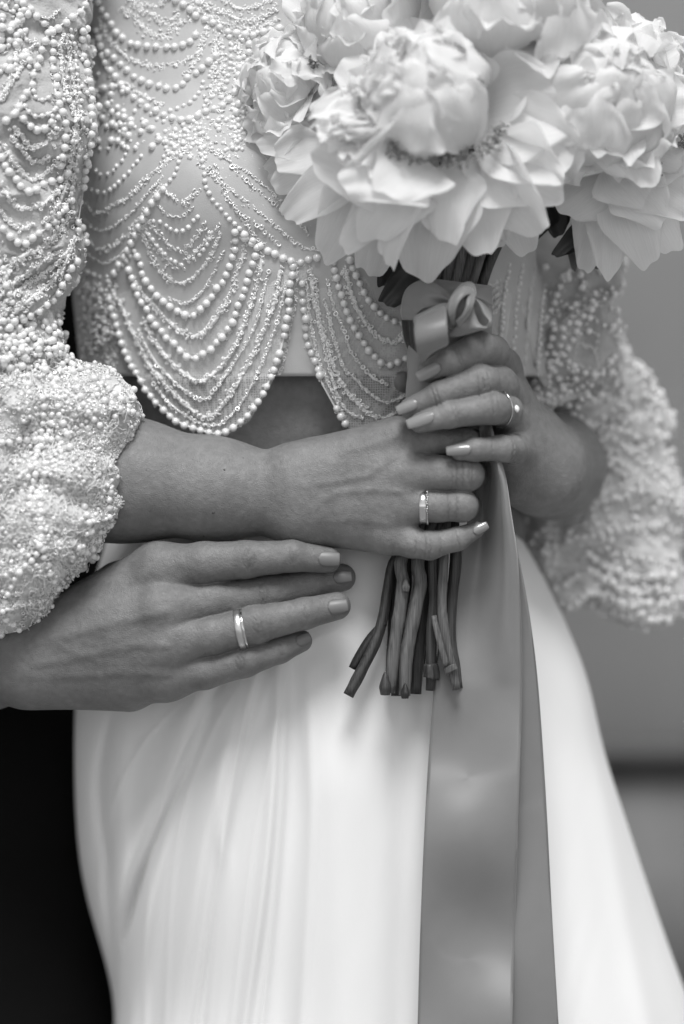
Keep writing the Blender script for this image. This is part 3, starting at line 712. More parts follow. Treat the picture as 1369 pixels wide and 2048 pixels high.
for _ in range(520):                                                # frayed net and loose thread
    x = random.uniform(-5, 300); y = random.uniform(735, 1265); a = random.uniform(0, 6.28); q = []
    for i in range(random.randint(6, 14)):
        a += random.gauss(0, .55); x += math.cos(a)*5; y += math.sin(a)*5; h, n = cast(sl, x, y)
        if h is None: break
        if n.dot(CAM-h) < 0: n = -n
        q.append(np.array(h)+np.array(n)*random.uniform(.0002, .0022))
    if len(q) > 4 and np.abs(np.diff(np.array(q)[:, 1])).max() < .01: SQ.append(np.array(q))
# far sleeve: blurred beads
for _ in range(170):
    x = random.uniform(1040, 1369); y = random.uniform(540, 1260); k = random.choice('PPpSS')
    walk(bv_sr, x, y, random.uniform(0, 6.28), random.randint(4, 12), k, {'P': 17, 'p': 13, 'S': 7}[k])
for q in range(5): string([(1180, 1110+q*34), (1250, 1150+q*26), (1345, 1150+q*30)], 'P', bv_sr, 1)
cloud(700, 1040, 1369, 530, 1260, 'PpSSQ', bv_sr)

def cover(V, F, n, kinds, keep):
    c = V[F].mean(1); nn = nrm(np.cross(V[F[:, 2]]-V[F[:, 0]], V[F[:, 3]]-V[F[:, 1]])); cen = V.mean(0)
    px_ = c[:, 0]*FPX/(DIST+c[:, 1])+684.5; py_ = 1024-(c[:, 2]-CAMZ)*FPX/(DIST+c[:, 1]); fac = ((np.array([0, -DIST, CAMZ])-c)*nn).sum(1)
    ok = ~((px_ > -10) & (px_ < 1380) & (py_ > -10) & (py_ < 2058) & (fac > 0)) & keep(c)
    idx = np.flatnonzero(ok)
    for i in rng.choice(idx, n):
        k = random.choice(kinds); r_ = {'P': 8.2, 'p': 6, 'S': 4.6, 'Q': 6}[k]*PX; put(k, c[i]+nn[i]*r_*.6, nn[i], r_)
cover(VSl, FSl, 2600, 'PpSSQ', lambda c: c[:, 2] < 1.62); cover(VSr, FSr, 1500, 'PpSSQ', lambda c: c[:, 2] < 1.62); cover(Vb, Fb, 1500, 'PpSSQ', lambda c: c[:, 2] < 1.6)
pearls = [b for b in BK['P']]
def vis(b): return b[0][1]                                            # nearest, seen largest
front_p = sorted(pearls, key=lambda b: (np.hypot((b[0][0]+.05)/.12, (b[0][2]-1.16)/.16)+max(0, b[0][1]-.09)*40))
pm = mesh_np('pearl', *ICO2); pm.materials.append(M['pearl'])
for c, n, r in front_p[:300]:
    o = bpy.data.objects.new('pearl', pm); COL.objects.link(o); o.parent = bodice
    o.location = c; o.scale = (r, r, r)
    o.matrix_parent_inverse = worldmat(bodice).inverted()
rest = front_p[300:]
def arr(L): return np.array([b[0] for b in L]), np.array([b[2] for b in L]), np.array([b[1] for b in L])
for nm, tm, L, mt, sp in (('pearl_trim', ICO2, rest, 'pearl', .5), ('small_pearl_trim', ICO1, BK['p'], 'pearl', .5), ('seed_bead_trim', RING, BK['S'], 'bead', .8), ('sequin_trim', SEQ, BK['Q'], 'sequin', .35)):
    c, r, n = arr(L); scatter(nm, tm, c, r, M[mt], bride, n, sp)
tv, tf, to = [], [], 0
TH2 = []
for p, bv_, w_ in THR:
    C_ = []
    for q in p[::8]:
        h, n = cast(bv_, q[0], q[1])
        if h is None:
            C_.append(None); continue
        if n.dot(CAM-h) < 0: n = -n
        C_.append(np.array(h)+np.array(n)*.0005)
    C_ = [c for c in C_ if c is not None]
    if len(C_) < 3: continue
    C_ = np.array(C_)
    if np.abs(np.diff(C_[:, 1])).max() > .03: continue
    T_ = nrm(np.gradient(C_, axis=0)); e1_ = nrm(np.cross(T_, [0, 1.0, 0])); e2_ = np.cross(T_, e1_); an_ = np.linspace(0, 2*np.pi, 6, endpoint=False)
    rr_ = w_*PX*(1+.3*rng.normal(size=len(C_))).clip(.4, 1.8)
    tv.append((C_[:, None]+(e1_[:, None]*np.cos(an_)[None, :, None]+e2_[:, None]*np.sin(an_)[None, :, None])*rr_[:, None, None]).reshape(-1, 3)); tf.append(grid_faces(len(C_), 6, True)+to); to += len(tv[-1])
for C_ in SQ:
    T_ = nrm(np.gradient(C_, axis=0)); e1_ = nrm(np.cross(T_, [0, 1.0, 0])); e2_ = np.cross(T_, e1_); an_ = np.linspace(0, 2*np.pi, 4, endpoint=False)
    tv.append((C_[:, None]+(e1_[:, None]*np.cos(an_)[None, :, None]+e2_[:, None]*np.sin(an_)[None, :, None])*random.uniform(.00014, .0004)).reshape(-1, 3)); tf.append(grid_faces(len(C_), 4, True)+to); to += len(tv[-1])
link('embroidery_thread', mesh_np('embroidery_thread', np.vstack(tv), np.vstack(tf)), M['thread'], bride)['kind'] = 'stuff'
print('beads', {k: len(v) for k, v in BK.items()})

print('T', time.time()-_T0)
# ------------------------------------------------------------------ nails, moles
def nail(bv, base, tip, hw, parent, mt, lift=.4, curve=.55, square=.4, up=None):
    hb, nb = cast(bv, *base)
    if hb is None: print('nail miss', base); return
    if nb.dot(CAM-hb) < 0: nb = -nb
    s = (DIST+hb.y)/FPX
    d_b = hb.y*1e3; T = P(tip[0], tip[1], d_b+(tip[2] if len(tip) > 2 else 1.5)); B0 = hb
    ax = (T-B0); L = ax.length; ax.normalize(); nn = (nb-ax*nb.dot(ax)).normalized(); lat = ax.cross(nn)
    w = hw*s; nu, nv = 16, 11; V = []
    for i in range(nu):
        u = i/(nu-1)
        for j in range(nv):
            v = (j/(nv-1))*2-1
            ww = w*(math.sqrt(max(0, 1-((.28-u)/.28)**2)) if u < .28 else 1-(1-square)*.5*max(0, (u-.5)/.5)**1.6)
            uu = u if u > .1 else u
            p = B0+ax*(L*uu)+lat*(ww*v)-nn*(w*curve*v*v*(ww/w)**2)+nn*(lift*1e-3+.0005*math.sin(u*math.pi))
            V.append(p[:])
    V = np.array(V); F = grid_faces(nu, nv)
    o = link('nail', mesh_np('nail', V, F), mt, parent); m = o.modifiers.new('t', 'SOLIDIFY'); m.thickness = .0007; m.offset = 0
    return o
N_ = M['nail']
nail(bvhB, (880, 731), (835, 756), 13, body, N_); nail(bvhB, (834, 805), (794, 822), 12, body, N_)
nail(bvhB, (868, 829), (814, 849), 13.5, body, N_); nail(bvhB, (943, 897), (893, 902), 11.5, body, N_)
nail(bvhA, (948, 1064), (976, 1050), 9.5, body, N_)
def mole(x, y, r):
    h, n = cast(bvhA, x, y)
    if h: o = link('mole', mesh_np('mole', ICO1[0]*r*PX*np.array([1, .5, 1])+np.array(h), ICO1[1]), M['mole'], body)
for q in ((427, 1025, 3.2), (449, 940, 2.4), (487, 916, 1.4), (293, 940, 1.3), (400, 977, 1), (302, 1021, 1.3), (408, 1072, 2)): mole(*q)

# ------------------------------------------------------------------ groom
groom = empty('person', P(-150, 4870, 330), 'groom in a black suit at the left edge, one hand laid on the bride\'s hip', 'person')
gbody = link('body', mesh_np('groom_body', VG, FG), M['skin_g'], groom)
set_pigment_shade(gbody.data, pigment_shade(G, VG, [(498,1118,-8,6,.22),(588,1112,-6,5,.16),(528,1186,2,6,.2),(515,1250,-12,6,.18),(480,1326,-6,6,.16),(612,1228,-6,5,.12),(330,1140,-4,11,.06),(335,1218,-10,9,-.08),(335,1292,-8,9,-.07)]))
NG = M['nail_g']
nail(bvhG, (638, 1117), (680, 1119), 14.5, gbody, NG, .15, .45, .7); nail(bvhG, (668, 1155), (704, 1152), 12, gbody, NG, .15, .45, .7)
nail(bvhG, (657, 1215), (696, 1210), 14, gbody, NG, .15, .45, .7); nail(bvhG, (594, 1284), (621, 1272), 10.5, gbody, NG, .15, .45, .7)
J = Blob([[(-170, -700, 330, 330), (-180, -100, 310, 400), (-180, 600, 300, 360), (-180, 1200, 300, 370), (-180, 1700, 300, 390)],
          [(-560, -560, 300, 170), (-640, 200, 260, 160), (-560, 900, 210, 140), (-330, 1270, 120, 120), (-100, 1350, 62, 96)]], .03, [], .0015, 12)
VJ, FJ = J.build(.006)
link('jacket', mesh_np('jacket', VJ, FJ), M['suit'], groom)
TR = Blob([[(-60, 1500, 240, 320), (-60, 2100, 240, 330), (-80, 3300, 260, 190), (-80, 4700, 280, 150)], [(-400, 1500, 300, 290), (-440, 3300, 320, 200), (-440, 4700, 330, 150)]], .02, [], .004, 9)
VT, FT = TR.build(.008); link('trousers', mesh_np('trousers', VT, FT), M['suit'], groom)

print('T', time.time()-_T0)
# ------------------------------------------------------------------ rings
def band(cx, cy, d, axis, r_px, width, mt, parent, thick=.9, name='band', flat=1.0, n=64, sec=None):
    c = np.array(P(cx, cy, d)); a = nrm(np.array([axis[0], axis[2], -axis[1]], float)); e1 = nrm(np.cross(a, [0, 0, 1.0])); e2 = np.cross(a, e1)
    r = r_px*PX; w = width*PX/2; t = thick*1e-3
    prof = sec or [(-1, 0), (-1, .7), (-.8, 1), (0, 1.08), (.8, 1), (1, .7), (1, 0), (0, -.1)]
    V = []
    for i in range(n):
        an = 2*math.pi*i/n; rad = e1*math.cos(an)*flat+e2*math.sin(an)
        for p, q in prof: V.append(c+a*(w*p)+rad*(r+t*q))
    return link(name, mesh_np(name, np.array(V), np.vstack([grid_faces(n, len(prof), True), [[(n-1)*len(prof)+j, (n-1)*len(prof)+(j+1) % len(prof), (j+1) % len(prof), j] for j in range(len(prof))]]), smooth=False if False else True), mt, parent), c, a, e1, e2, r
r1 = empty('ring', P(853, 1013, 0), 'wide white gold band with a twisted edge, on the bride\'s lower hand', 'ring')
_, c, a, e1, e2, r = band(847, 1013, -.5, (1, 0, -.07), 33.5, 14, M['silver'], r1)
sp = []
for i in range(46):
    an = 2*math.pi*i/46; sp.append(c+a*.0026+(e1*math.cos(an)+e2*math.sin(an))*(r+.0006))
scatter('twisted_edge', ICO1, np.array(sp), .00062, M['silver'], r1, stuff=False)
r2 = empty('ring', P(487, 1262, 5), 'brushed wedding band with a plain rim on the groom\'s hand', 'ring')
_, c, a, e1, e2, r = band(481, 1259, 2, (1, -.2, -.04), 38.5, 13, M['silver_b'], r2)
band(490, 1257, 2, (1, -.2, -.04), 38.5, 5, M['silver'], r2, .7, 'rim')
r3 = empty('ring', P(1010, 816, 0), 'thin engagement ring with one clear stone on the bride\'s upper hand', 'ring')
_, c, a, e1, e2, r = band(999, 817, -1, (.66, -.1, .58), 36.5, 3.6, M['silver'], r3, .5)
def gem(pos, nrmv, sz, parent):
    a = nrm(np.array(nrmv, float)); e1_ = nrm(np.cross(a, [.1, .9, .3])); e2_ = np.cross(a, e1_); V = []; n = 8
    for rr, hh in ((.55, .75), (1, .35)): 
        for i in range(n): an = 2*math.pi*i/n; V.append(pos+(e1_*math.cos(an)+e2_*math.sin(an))*rr*sz+a*hh*sz)
    V.append(pos-a*.6*sz); V.append(pos+a*.75*sz); F = []
    for i in range(n): j = (i+1) % n; F += [[i, j, n+j], [i, n+j, n+i], [n+i, n+j, 2*n], [j, i, 2*n+1]]
    return link('gem', mesh_np('gem', np.array(V), np.array(F), smooth=False), M['gem'], parent)
gp = P(1029, 818, -1); gem(np.array(gp)+np.array([.0008, -.0008, 0]), (.75, -.55, .1), 8.5*PX, r3)
for an in range(4):
    q = np.array(gp)+np.array([.0, math.cos(an*1.57+.8), math.sin(an*1.57+.8)])*.0015
    link('claw', mesh_np('claw', ICO1[0]*np.array([1.6, .6, .6])*.0011+q, ICO1[1]), M['silver'], r3)
link('setting', mesh_np('setting', ICO1[0]*np.array([1.2, 1, 1])*.0021+np.array(P(1023, 818, 0)), ICO1[1]), M['silver'], r3)

# ------------------------------------------------------------------ bouquet
bq = empty('bouquet', P(860, 1380, 25), 'bouquet of large white peonies tied with a grey satin bow, held in both hands', 'bouquet')
def tube(name, pts, mt, parent, n=26, seg=70, ridge=.07, cap=True):
    """pts: (px,py,d,r_px)"""
    q = catmull(np.array(pts, float), seg); C = Pn(q[:, 0], q[:, 1], q[:, 2]); R = q[:, 3]*PX
    if name == 'stem': R = R*(.92+.07*vnoise(np.stack([q[:, 1]/23, q[:, 0]/40, q[:, 0]*0+len(q)], -1)))
    T = nrm(np.gradient(C, axis=0)); ref = np.array([0, 1.0, 0]); e1 = nrm(np.cross(T, ref)); e2 = np.cross(T, e1)
    an = np.linspace(0, 2*np.pi, n, endpoint=False); ph = random.uniform(0, 6)
    rad = 1+ridge*np.sin(an*3+ph)+(.025*np.sin(an*7+ph*2) if name == 'stem' else 0)
    V = C[:, None]+(e1[:, None]*np.cos(an)[None, :, None]+e2[:, None]*np.sin(an)[None, :, None])*(R[:, None]*rad[None])[..., None]
    V = V.reshape(-1, 3); F = grid_faces(seg, n, True)
    if cap:
        V = np.vstack([V, C[:1], C[-1:]]); i0 = len(V)-2
        F = np.vstack([F, [[(j+1) % n, j, i0, i0] for j in range(n)], [[(seg-1)*n+j, (seg-1)*n+(j+1) % n, i0+1, i0+1] for j in range(n)]])
    me = bpy.data.meshes.new(name); me.from_pydata(V.tolist(), [], [list(dict.fromkeys(f)) for f in F.tolist()])
    me.polygons.foreach_set('use_smooth', [len(p.vertices) == 4 for p in me.polygons]); me.update()
    return link(name, me, mt, parent)
STEMS = [
 ([(697,1391,16,12),(730,1328,18,13),(753,1279,20,12.5),(767,1232,22,12),(777,1173,24,11),(791,1117,26,11)], 'stem', (880, 26), (895, 520)),
 ([(779,1385,12,12.5),(784,1345,12,13),(791,1279,13,14),(800,1220,14,14.5),(806,1162,16,14),(804,1115,18,14)], 'stem_l', (880, 16), (905, 500)),
 ([(809,1391,10,13),(813,1314,11,14.5),(821,1267,12,15),(833,1208,13,15),(841,1162,15,14.5),(837,1115,17,14)], 'stem_l', (890, 14), (925, 500)),
 ([(831,1388,24,13),(835,1314,25,14),(845,1243,26,14),(851,1150,27,14),(850,1110,27,14)], 'stem_d', (895, 26), (935, 500)),
 ([(860,1381,18,10),(862,1345,18,11),(863,1267,18,12),(868,1197,18,12),(868,1110,18,12)], 'stem', (900, 15), (945, 500)),
 ([(914,1379,10,9.5),(905,1337,10,10.5),(896,1302,10,11),(887,1243,11,11.5),(885,1208,12,11),(889,1110,14,10)], 'stem_l', (905, 16), (965, 500)),
 ([(916,1377,18,12),(908,1325,19,13),(901,1267,20,13),(904,1197,20,13),(912,1110,20,13)], 'stem', (915, 24), (990, 500)),
 ([(793,1392,28,12),(794,1290,30,12),(812,1180,32,12),(820,1110,32,12)], 'stem_d', (885, 32), (915, 500)),
 ([(842,1335,32,9),(850,1260,34,10),(870,1150,34,12),(880,1110,34,12)], 'stem_d', (900, 34), (955, 500)),
 ([(778,1385,30,9),(784,1290,30,11),(788,1215,30,11),(800,1110,32,11)], 'stem_d', (890, 34), (980, 500)),
]
for low, mt, (mx_, md), (tx, ty) in STEMS:
    up = [(mx_-10, 1000, md+6, 12), (mx_-8, 860, md+10, 12), (mx_, 720, md+6, 12), (mx_*.4+tx*.6-10, 610, md, 12), (tx, ty, md-4, 12), (tx+(tx-930)*.9, 400, md-6, 12), (tx+(tx-930)*2.2, 300, md-4, 10)]
    tube('stem', low+up, M[mt], bq)
# cut stubs and buds along the stems
tube('stem', [(705,1337,20,8),(720,1310,20,10),(742,1275,21,9),(770,1245,21,8)], M['stem_d'], bq, seg=14)
tube('stem', [(893,1332,7,7),(884,1300,7,7),(874,1262,8,7),(868,1232,10,6.5)], M['stem_l'], bq, seg=14)
def bud(x, y, d, r, l, mt, tilt=0):
    t = np.linspace(0, 1, 12); pts = [(x+tilt*(k-.5)*l, y-l/2+k*l, d, r*(.18+.82*min(1, k/.62)**.8)*(1-.22*max(0, (k-.7)/.3))) for k in t]
    return tube('bud', pts, M[mt], bq, seg=16, ridge=.08)
bud(771, 1367, 7, 12, 46, 'stem'); bud(811, 1382, 4, 9, 30, 'stem_d'); bud(812, 1170, 10, 8, 26, 'stem_l')
tube('bud', [(861,1328,15,13),(862,1340,15,15),(863,1352,15,15),(862,1357,15,15.5)], M['stem'], bq, seg=8, ridge=.22)
tube('bud', [(900,1330,8,12),(903,1338,8,13),(905,1342,8,13)], M['stem_l'], bq, seg=8, ridge=.22)

# petals -------------------------------------------------------------
def petal_verts(L, W, cup, bend, seed, ruf=1.0, nu=18, nv=21, notch=.05):
    """local petal: x across, y along, z out of the face"""
    r = np.random.default_rng(seed)
    u, v = np.meshgrid(np.linspace(0, 1, nu)**.8, np.linspace(-1, 1, nv), indexing='ij')
    ph = r.uniform(0, 6.28, 6)
    Lv = 1-.30*np.abs(v)**3.4+notch*np.sin(v*3.4+ph[0])*u+notch*.45*np.sin(v*8+ph[1])*u**3
    y = u*Lv
    ww = .30+.70*np.clip(np.sin(np.clip(u/.60, 0, 1)*np.pi/2), 0, 1)
    ww = ww*(1-.30*np.clip((u-.5)/.5, 0, 1)**2)
    x = v*ww*(1+.05*np.sin(u*7+ph[2]))
    edge = np.clip(np.maximum(np.abs(v)**3, ((u-.45)/.55).clip(0)**2), 0, 1)
    X = x*W; Y = y*L
    Z = cup*W*(x*x)*1.0+bend*L*(y*y)+ruf*W*edge*(.10*np.sin(v*6.5+ph[3]+u*2)+.05*np.sin(v*13+ph[4])+.06*np.sin(u*9+ph[5]))+.03*W*np.sin(v*9+ph[1])*u
    return X, Y, Z, nu, nv
def petal_obj(base, tip, W, parent, nvec=(0, -1, 0), cup=.35, bend=.0, arch=0.0, ruf=1.0, mt='petal', seed=None, notch=.06, name='petal', roll=0):
    """base, tip: world vectors"""
    base = np.array(base, float); tip = np.array(tip, float); ax = tip-base; L = np.linalg.norm(ax); ay = ax/L
    n = np.array(nvec, float); n = nrm(n-ay*(n@ay)); axx = np.cross(ay, n)
    if roll: n, axx = n*math.cos(roll)+axx*math.sin(roll), axx*math.cos(roll)-n*math.sin(roll)
    seed = seed if seed is not None else random.randrange(10**6)
    X, Y, Z, nu, nv = petal_verts(L, W, cup, bend, seed, ruf)
    Z = Z+arch*L*4*(Y/L)*(1-Y/L)-bend*Y/L*L*(Y/L)*0
    # keep the tip where asked: take out the bend at the end
    Z = Z-bend*L*(Y/L)
    V = base+X[..., None]*axx+Y[..., None]*ay+Z[..., None]*n
    return link(name, mesh_np('petal', V.reshape(-1, 3), grid_faces(nu, nv), uv=grid_uv(nu, nv)), M[mt], parent)
def PT(fl, b, t, W, **k):
    """petal from photo-placed base and tip; W half width px"""
    return petal_obj(P(*b), P(*t), W*PX, fl, **k)
peonies = []
def peony(x, y, d, R, axis, n_in, n_out, label, ruf=1.0, spread=1.0):
    """double peony: heap of ruffled inner petals in a bowl of wide guard petals"""
    e = bpy.data.objects.new('peony', None); e.empty_display_size = .01; e.location = P(x, y, d); COL.objects.link(e)
    e.parent = bq; e.matrix_parent_inverse = worldmat(bq).inverted(); e['label'] = label
    c = np.array(P(x, y, d)); r = R*PX; a = nrm(np.array(axis, float)); e1 = nrm(np.cross(a, [.3, .2, 1])); e2 = np.cross(a, e1)
    ga = math.pi*(3-5**.5)
    for i in range(n_in):
        t = (i+.5)/n_in; ph = ga*i; pol = .35+1.45*t; tw = random.uniform(-.6, .6)
        dr = a*math.cos(pol)+(e1*math.cos(ph)+e2*math.sin(ph))*math.sin(pol)
        p2 = max(.08, pol-random.uniform(.6, .95)); dt = a*math.cos(p2)+(e1*math.cos(ph+tw)+e2*math.sin(ph+tw))*math.sin(p2)
        k_ = .80+.12*t+random.uniform(-.06, .06)
        petal_obj(c+dr*r*k_*.9, c+dt*r*(k_+random.uniform(.02, .2)), r*random.uniform(.42, .6), e, nvec=dr+dt, cup=-.35, arch=.16, ruf=ruf*1.7, mt='petal', roll=random.gauss(0, .2), notch=.08)
    for i in range(n_out):
        ph = 2*math.pi*i/n_out+random.uniform(-.2, .2); lay = i % 3; pol = 1.05+.24*lay+random.uniform(-.1, .1)
        dr = a*math.cos(pol)+(e1*math.cos(ph)+e2*math.sin(ph))*math.sin(pol); tang = nrm((e1*math.cos(ph)+e2*math.sin(ph))*math.cos(pol)-a*math.sin(pol))
        petal_obj(c-a*r*.25, c+dr*r*random.uniform(1.02, 1.2)*spread, r*random.uniform(.50, .68), e, nvec=-tang, cup=.3, arch=.10, bend=.12, ruf=ruf*.8, mt=random.choice(['petal', 'petal2']), roll=random.gauss(0, .2), notch=.06)
    return e
f_top = peony(1010, 15, 0, 215, (.1, -.8, .6), 24, 11, 'peony at the top of the bouquet')
f_tl = peony(725, 55, 12, 140, (-.3, -.75, .6), 20, 9, 'peony behind the front bloom, upper left')
f_l = peony(595, 180, 26, 118, (-.5, -.85, .3), 22, 9, 'ruffled peony at the left side')
f_r = peony(1185, 215, 2, 180, (.25, -.92, .3), 26, 11, 'peony at the right side')
f_r2 = peony(1255, 150, 36, 125, (.5, -.7, .5), 20, 9, 'peony behind the right side bloom')
# lower petals of the left bloom
for b, t, W_, dd_ in (((620,240,25),(486,262,22),44,0),((620,240,18),(505,232,14),34,0),((630,270,15),(560,215,8),38,0),((640,280,12),(520,290,10),36,0),((650,300,22),(520,355,24),34,0),((650,290,10),(548,322,6),42,0),((660,310,12),(552,375,12),46,0)):
    PT(f_l, b, t, W_*1.25, cup=.3, arch=.12, ruf=.5, mt='petal2', notch=.018)
# lower right, open bloom
f_rr = bpy.data.objects.new('peony', None); COL.objects.link(f_rr); f_rr.location = P(1240, 330, 20); f_rr.parent = bq; f_rr.matrix_parent_inverse = worldmat(bq).inverted(); f_rr['label'] = 'open peony at the lower right with drooping petals and bare stamens'
for b, t, W_, cu in (((1220,350,25),(1165,535,34),46,.4),((1215,360,22),(1215,550,26),44,.3),((1225,350,15),(1300,525,18),60,.3),((1235,345,20),(1345,500,24),56,.3),
                  ((1235,350,8),(1330,440,6),56,.25),((1230,340,12),(1385,420,14),52,.4),((1215,355,8),(1125,425,2),52,-.5),((1200,330,12),(1110,395,10),40,.4),
                  ((1215,330,4),(1290,400,-2),62,.35),((1255,320,14),(1400,300,10),56,.4),((1250,320,20),(1390,355,16),38,.2),((1180,300,2),(1195,325,-4),26,.6),((1150,290,-4),(1180,345,-10),24,.6),
                  ((1245,300,8),(1385,230,14),60,.5),((1220,360,30),(1260,500,36),50,.3)):
    PT(f_rr, b, t, W_*1.2, cup=cu, arch=.10, ruf=.6, notch=.02, mt='petal2' if random.random() < .6 else 'petal')
# front bloom, petal by petal
f_m = bpy.data.objects.new('peony', None); COL.objects.link(f_m); f_m.location = P(850, 280, -45); f_m.parent = bq; f_m.matrix_parent_inverse = worldmat(bq).inverted(); f_m['label'] = 'largest peony, facing the camera at the front of the bouquet'
MP = [ # base, tip, half width, cup, material, ruffle
 ((740,350,-5),(572,440,2),42,.3,'petal2',.5), ((735,345,-10),(650,515,-4),52,.3,'petal2',.6), ((760,350,-8),(735,552,2),44,.3,'petal2',.6), ((800,350,-14),(795,520,-10),44,.25,'petal2',.5),
 ((990,340,-5),(1060,500,0),54,.3,'petal2',.6), ((960,350,-5),(1000,500,-2),44,.3,'petal2',.6),
 ((880,340,-20),(850,552,-18),84,.35,'petal2',.5), ((860,330,-26),(775,535,-30),34,.4,'petal',.5), ((830,330,-24),(690,492,-26),48,.35,'petal',.5), ((845,330,-28),(735,478,-34),60,.3,'petal',.5),
 ((940,320,-26),(960,503,-32),66,.3,'petal',.5), ((905,320,-32),(890,482,-44),58,-.35,'petal',.8), ((990,300,-26),(1085,455,-34),76,.3,'petal',.6), ((980,290,-30),(1125,385,-38),72,.4,'petal',.8),
 ((960,300,-22),(1020,420,-30),60,.4,'petal',.7),
 ((960,260,-26),(1150,330,-40),78,.5,'petal',.6), ((950,240,-24),(1155,210,-36),92,.5,'petal',.6), ((940,240,-10),(1090,130,-20),80,.5,'petal',.7),
 ((850,270,-14),(700,110,-20),92,.5,'petal',.7), ((860,260,-10),(800,40,-20),105,.5,'petal',.7), ((890,255,-10),(940,40,-20),100,.5,'petal',.7), ((920,250,-10),(1040,80,-18),80,.5,'petal',.8),
 ((840,290,-20),(640,200,-24),74,.5,'petal',.8),
 ((850,320,-34),(625,290,-46),74,.55,'petal',.9), ((850,330,-40),(690,365,-56),70,.6,'petal',.9), ((860,325,-44),(770,385,-64),74,.55,'petal',.7),
]
for b, t, W_, cu, mt, rf in MP: PT(f_m, b, t, W_*1.28, cup=cu*random.uniform(.6, 1.5), arch=random.uniform(.04, .2), bend=random.gauss(0, .18), ruf=rf*random.uniform(.6, 1.2), mt=mt, notch=.03, roll=random.gauss(0, .28))
# ruffled cluster to the left of the centre
cc = np.array(P(735, 250, -50))
for i in range(24):
    an = random.uniform(0, 6.28); rr = random.uniform(.1, 1)**.6; o = np.array([math.cos(an)*rr*.036, -random.uniform(0, .010), math.sin(an)*rr*.030])
    b = cc+np.array([.008, .022, -.004])+o*.3; t = cc+o+np.array([0, -.006*(1-rr), 0])
    petal_obj(b, t, random.uniform(.012, .019), f_m, nvec=(-math.cos(an)*.2+random.gauss(0, .3), -.7, .8), cup=.8, arch=.15, ruf=1.6, notch=.12)
# the heart: cupped petals wrapped round a ball, opening into ruffles at the upper left
cb = np.array(P(858, 205, -40)); rb = 126*PX; a = nrm(np.array([-.38, -.72, .55])); e1 = nrm(np.cross(a, [.3, .2, 1])); e2 = np.cross(a, e1)
for i in range(24):
    t_ = (i+.5)/24; ph = math.pi*(3-5**.5)*i; pol = .45+1.55*t_; tw = random.uniform(-.5, .9)
    dr = a*math.cos(pol)+(e1*math.cos(ph)+e2*math.sin(ph))*math.sin(pol); p2 = max(.2, pol-random.uniform(.7, 1.15)); dt = a*math.cos(p2)+(e1*math.cos(ph+tw)+e2*math.sin(ph+tw))*math.sin(p2)
    k_ = .92+.14*t_+random.uniform(-.05, .05)
    petal_obj(cb+dr*rb*k_*.96, cb+dt*rb*(k_+random.uniform(.04, .20)), rb*random.uniform(.55, .8), f_m, nvec=dr+dt, cup=-.42, arch=.15, ruf=1.5, notch=.05, roll=random.gauss(0, .15))
for i in range(22):
    ph = random.uniform(0, 6.28); q_ = random.uniform(0, .85); dr = a*math.cos(q_)+(e1*math.cos(ph)+e2*math.sin(ph))*math.sin(q_)
    rd = nrm(np.cross(dr, rng.normal(size=3)))
    petal_obj(cb+dr*rb*.62-rd*rb*.2, cb+dr*rb*random.uniform(1.0, 1.12)+rd*rb*.22, rb*random.uniform(.3, .48), f_m, nvec=rd+dr*.5, cup=.3, arch=.1, ruf=1.9, notch=.08)
# stamens
def stamens(parent, pts, n, ln, spread, dirv):
    V, F = [], []; base = catmull(np.array(pts, float), 60)
    for _ in range(n):
        q = base[random.randrange(60)]; b = np.array(P(q[0]+random.gauss(0, 4), q[1]+random.gauss(0, 4), q[2]+random.gauss(0, 2)))
        d = nrm(np.array(dirv)+rng.normal(size=3)*spread); l = ln*random.uniform(.6, 1.1)*1e-3; e = nrm(np.cross(d, [1, .3, .2])); f = np.cross(d, e); r = .0006
        for (s0, s1, ra, rb_) in ((0, .65, .6, .6), (.65, 1, 1.5, 1.0)):
            i0 = len(V)
            for t_, rr in ((s0, ra), (s1, rb_)):
                for k in range(4): an = k*1.57; V.append(b+d*l*t_+(e*math.cos(an)+f*math.sin(an))*r*rr)
            for k in range(4): F.append([i0+k, i0+(k+1) % 4, i0+4+(k+1) % 4, i0+4+k])
            F.append([i0+4, i0+5, i0+6, i0+7])
    o = link('stamens', mesh_np('stamens', np.array(V), np.array(F), smooth=False), M['stamen'], parent); o['kind'] = 'stuff'
stamens(f_m, [(775,262,-50),(790,300,-58),(845,316,-58),(920,314,-56),(975,296,-52),(1003,250,-44)], 210, 6, .6, (0, -.7, -.3))
stamens(f_rr, [(1250,305,-2),(1280,330,-4),(1300,350,-4)], 90, 8, .5, (.6, -.7, 0)); stamens(f_l, [(622,120,-2),(630,135,-2)], 30, 6, .5, (.3, -.9, 0)); stamens(f_rr, [(1360,290,0),(1369,285,0)], 20, 6, .5, (.3, -.9, 0))
# leaves
def leaf(b, t, W_, mt='leaf', **k): return petal_obj(P(*b), P(*t), W_*PX, bq, ruf=.25, mt=mt, name='leaf', notch=.01, **k)
leaf((850,520,10),(768,612,2),34, cup=.5); leaf((800,500,16),(765,575,10),30, cup=.3); leaf((690,320,24),(605,372,30),20); leaf((1190,440,34),(1112,512,34),26, cup=.5); leaf((1150,330,30),(1190,300,26),30)
leaf((1140,470,40),(1205,533,40),26, 'sepal'); leaf((1150,480,44),(1148,540,44),14, 'sepal'); leaf((1090,400,40),(1060,480,40),40, 'leaf'); leaf((1100,380,40),(1120,470,40),40,'leaf')
leaf((930,470,20),(900,560,14),26); leaf((1100,300,30),(1180,380,30),50, 'leaf')

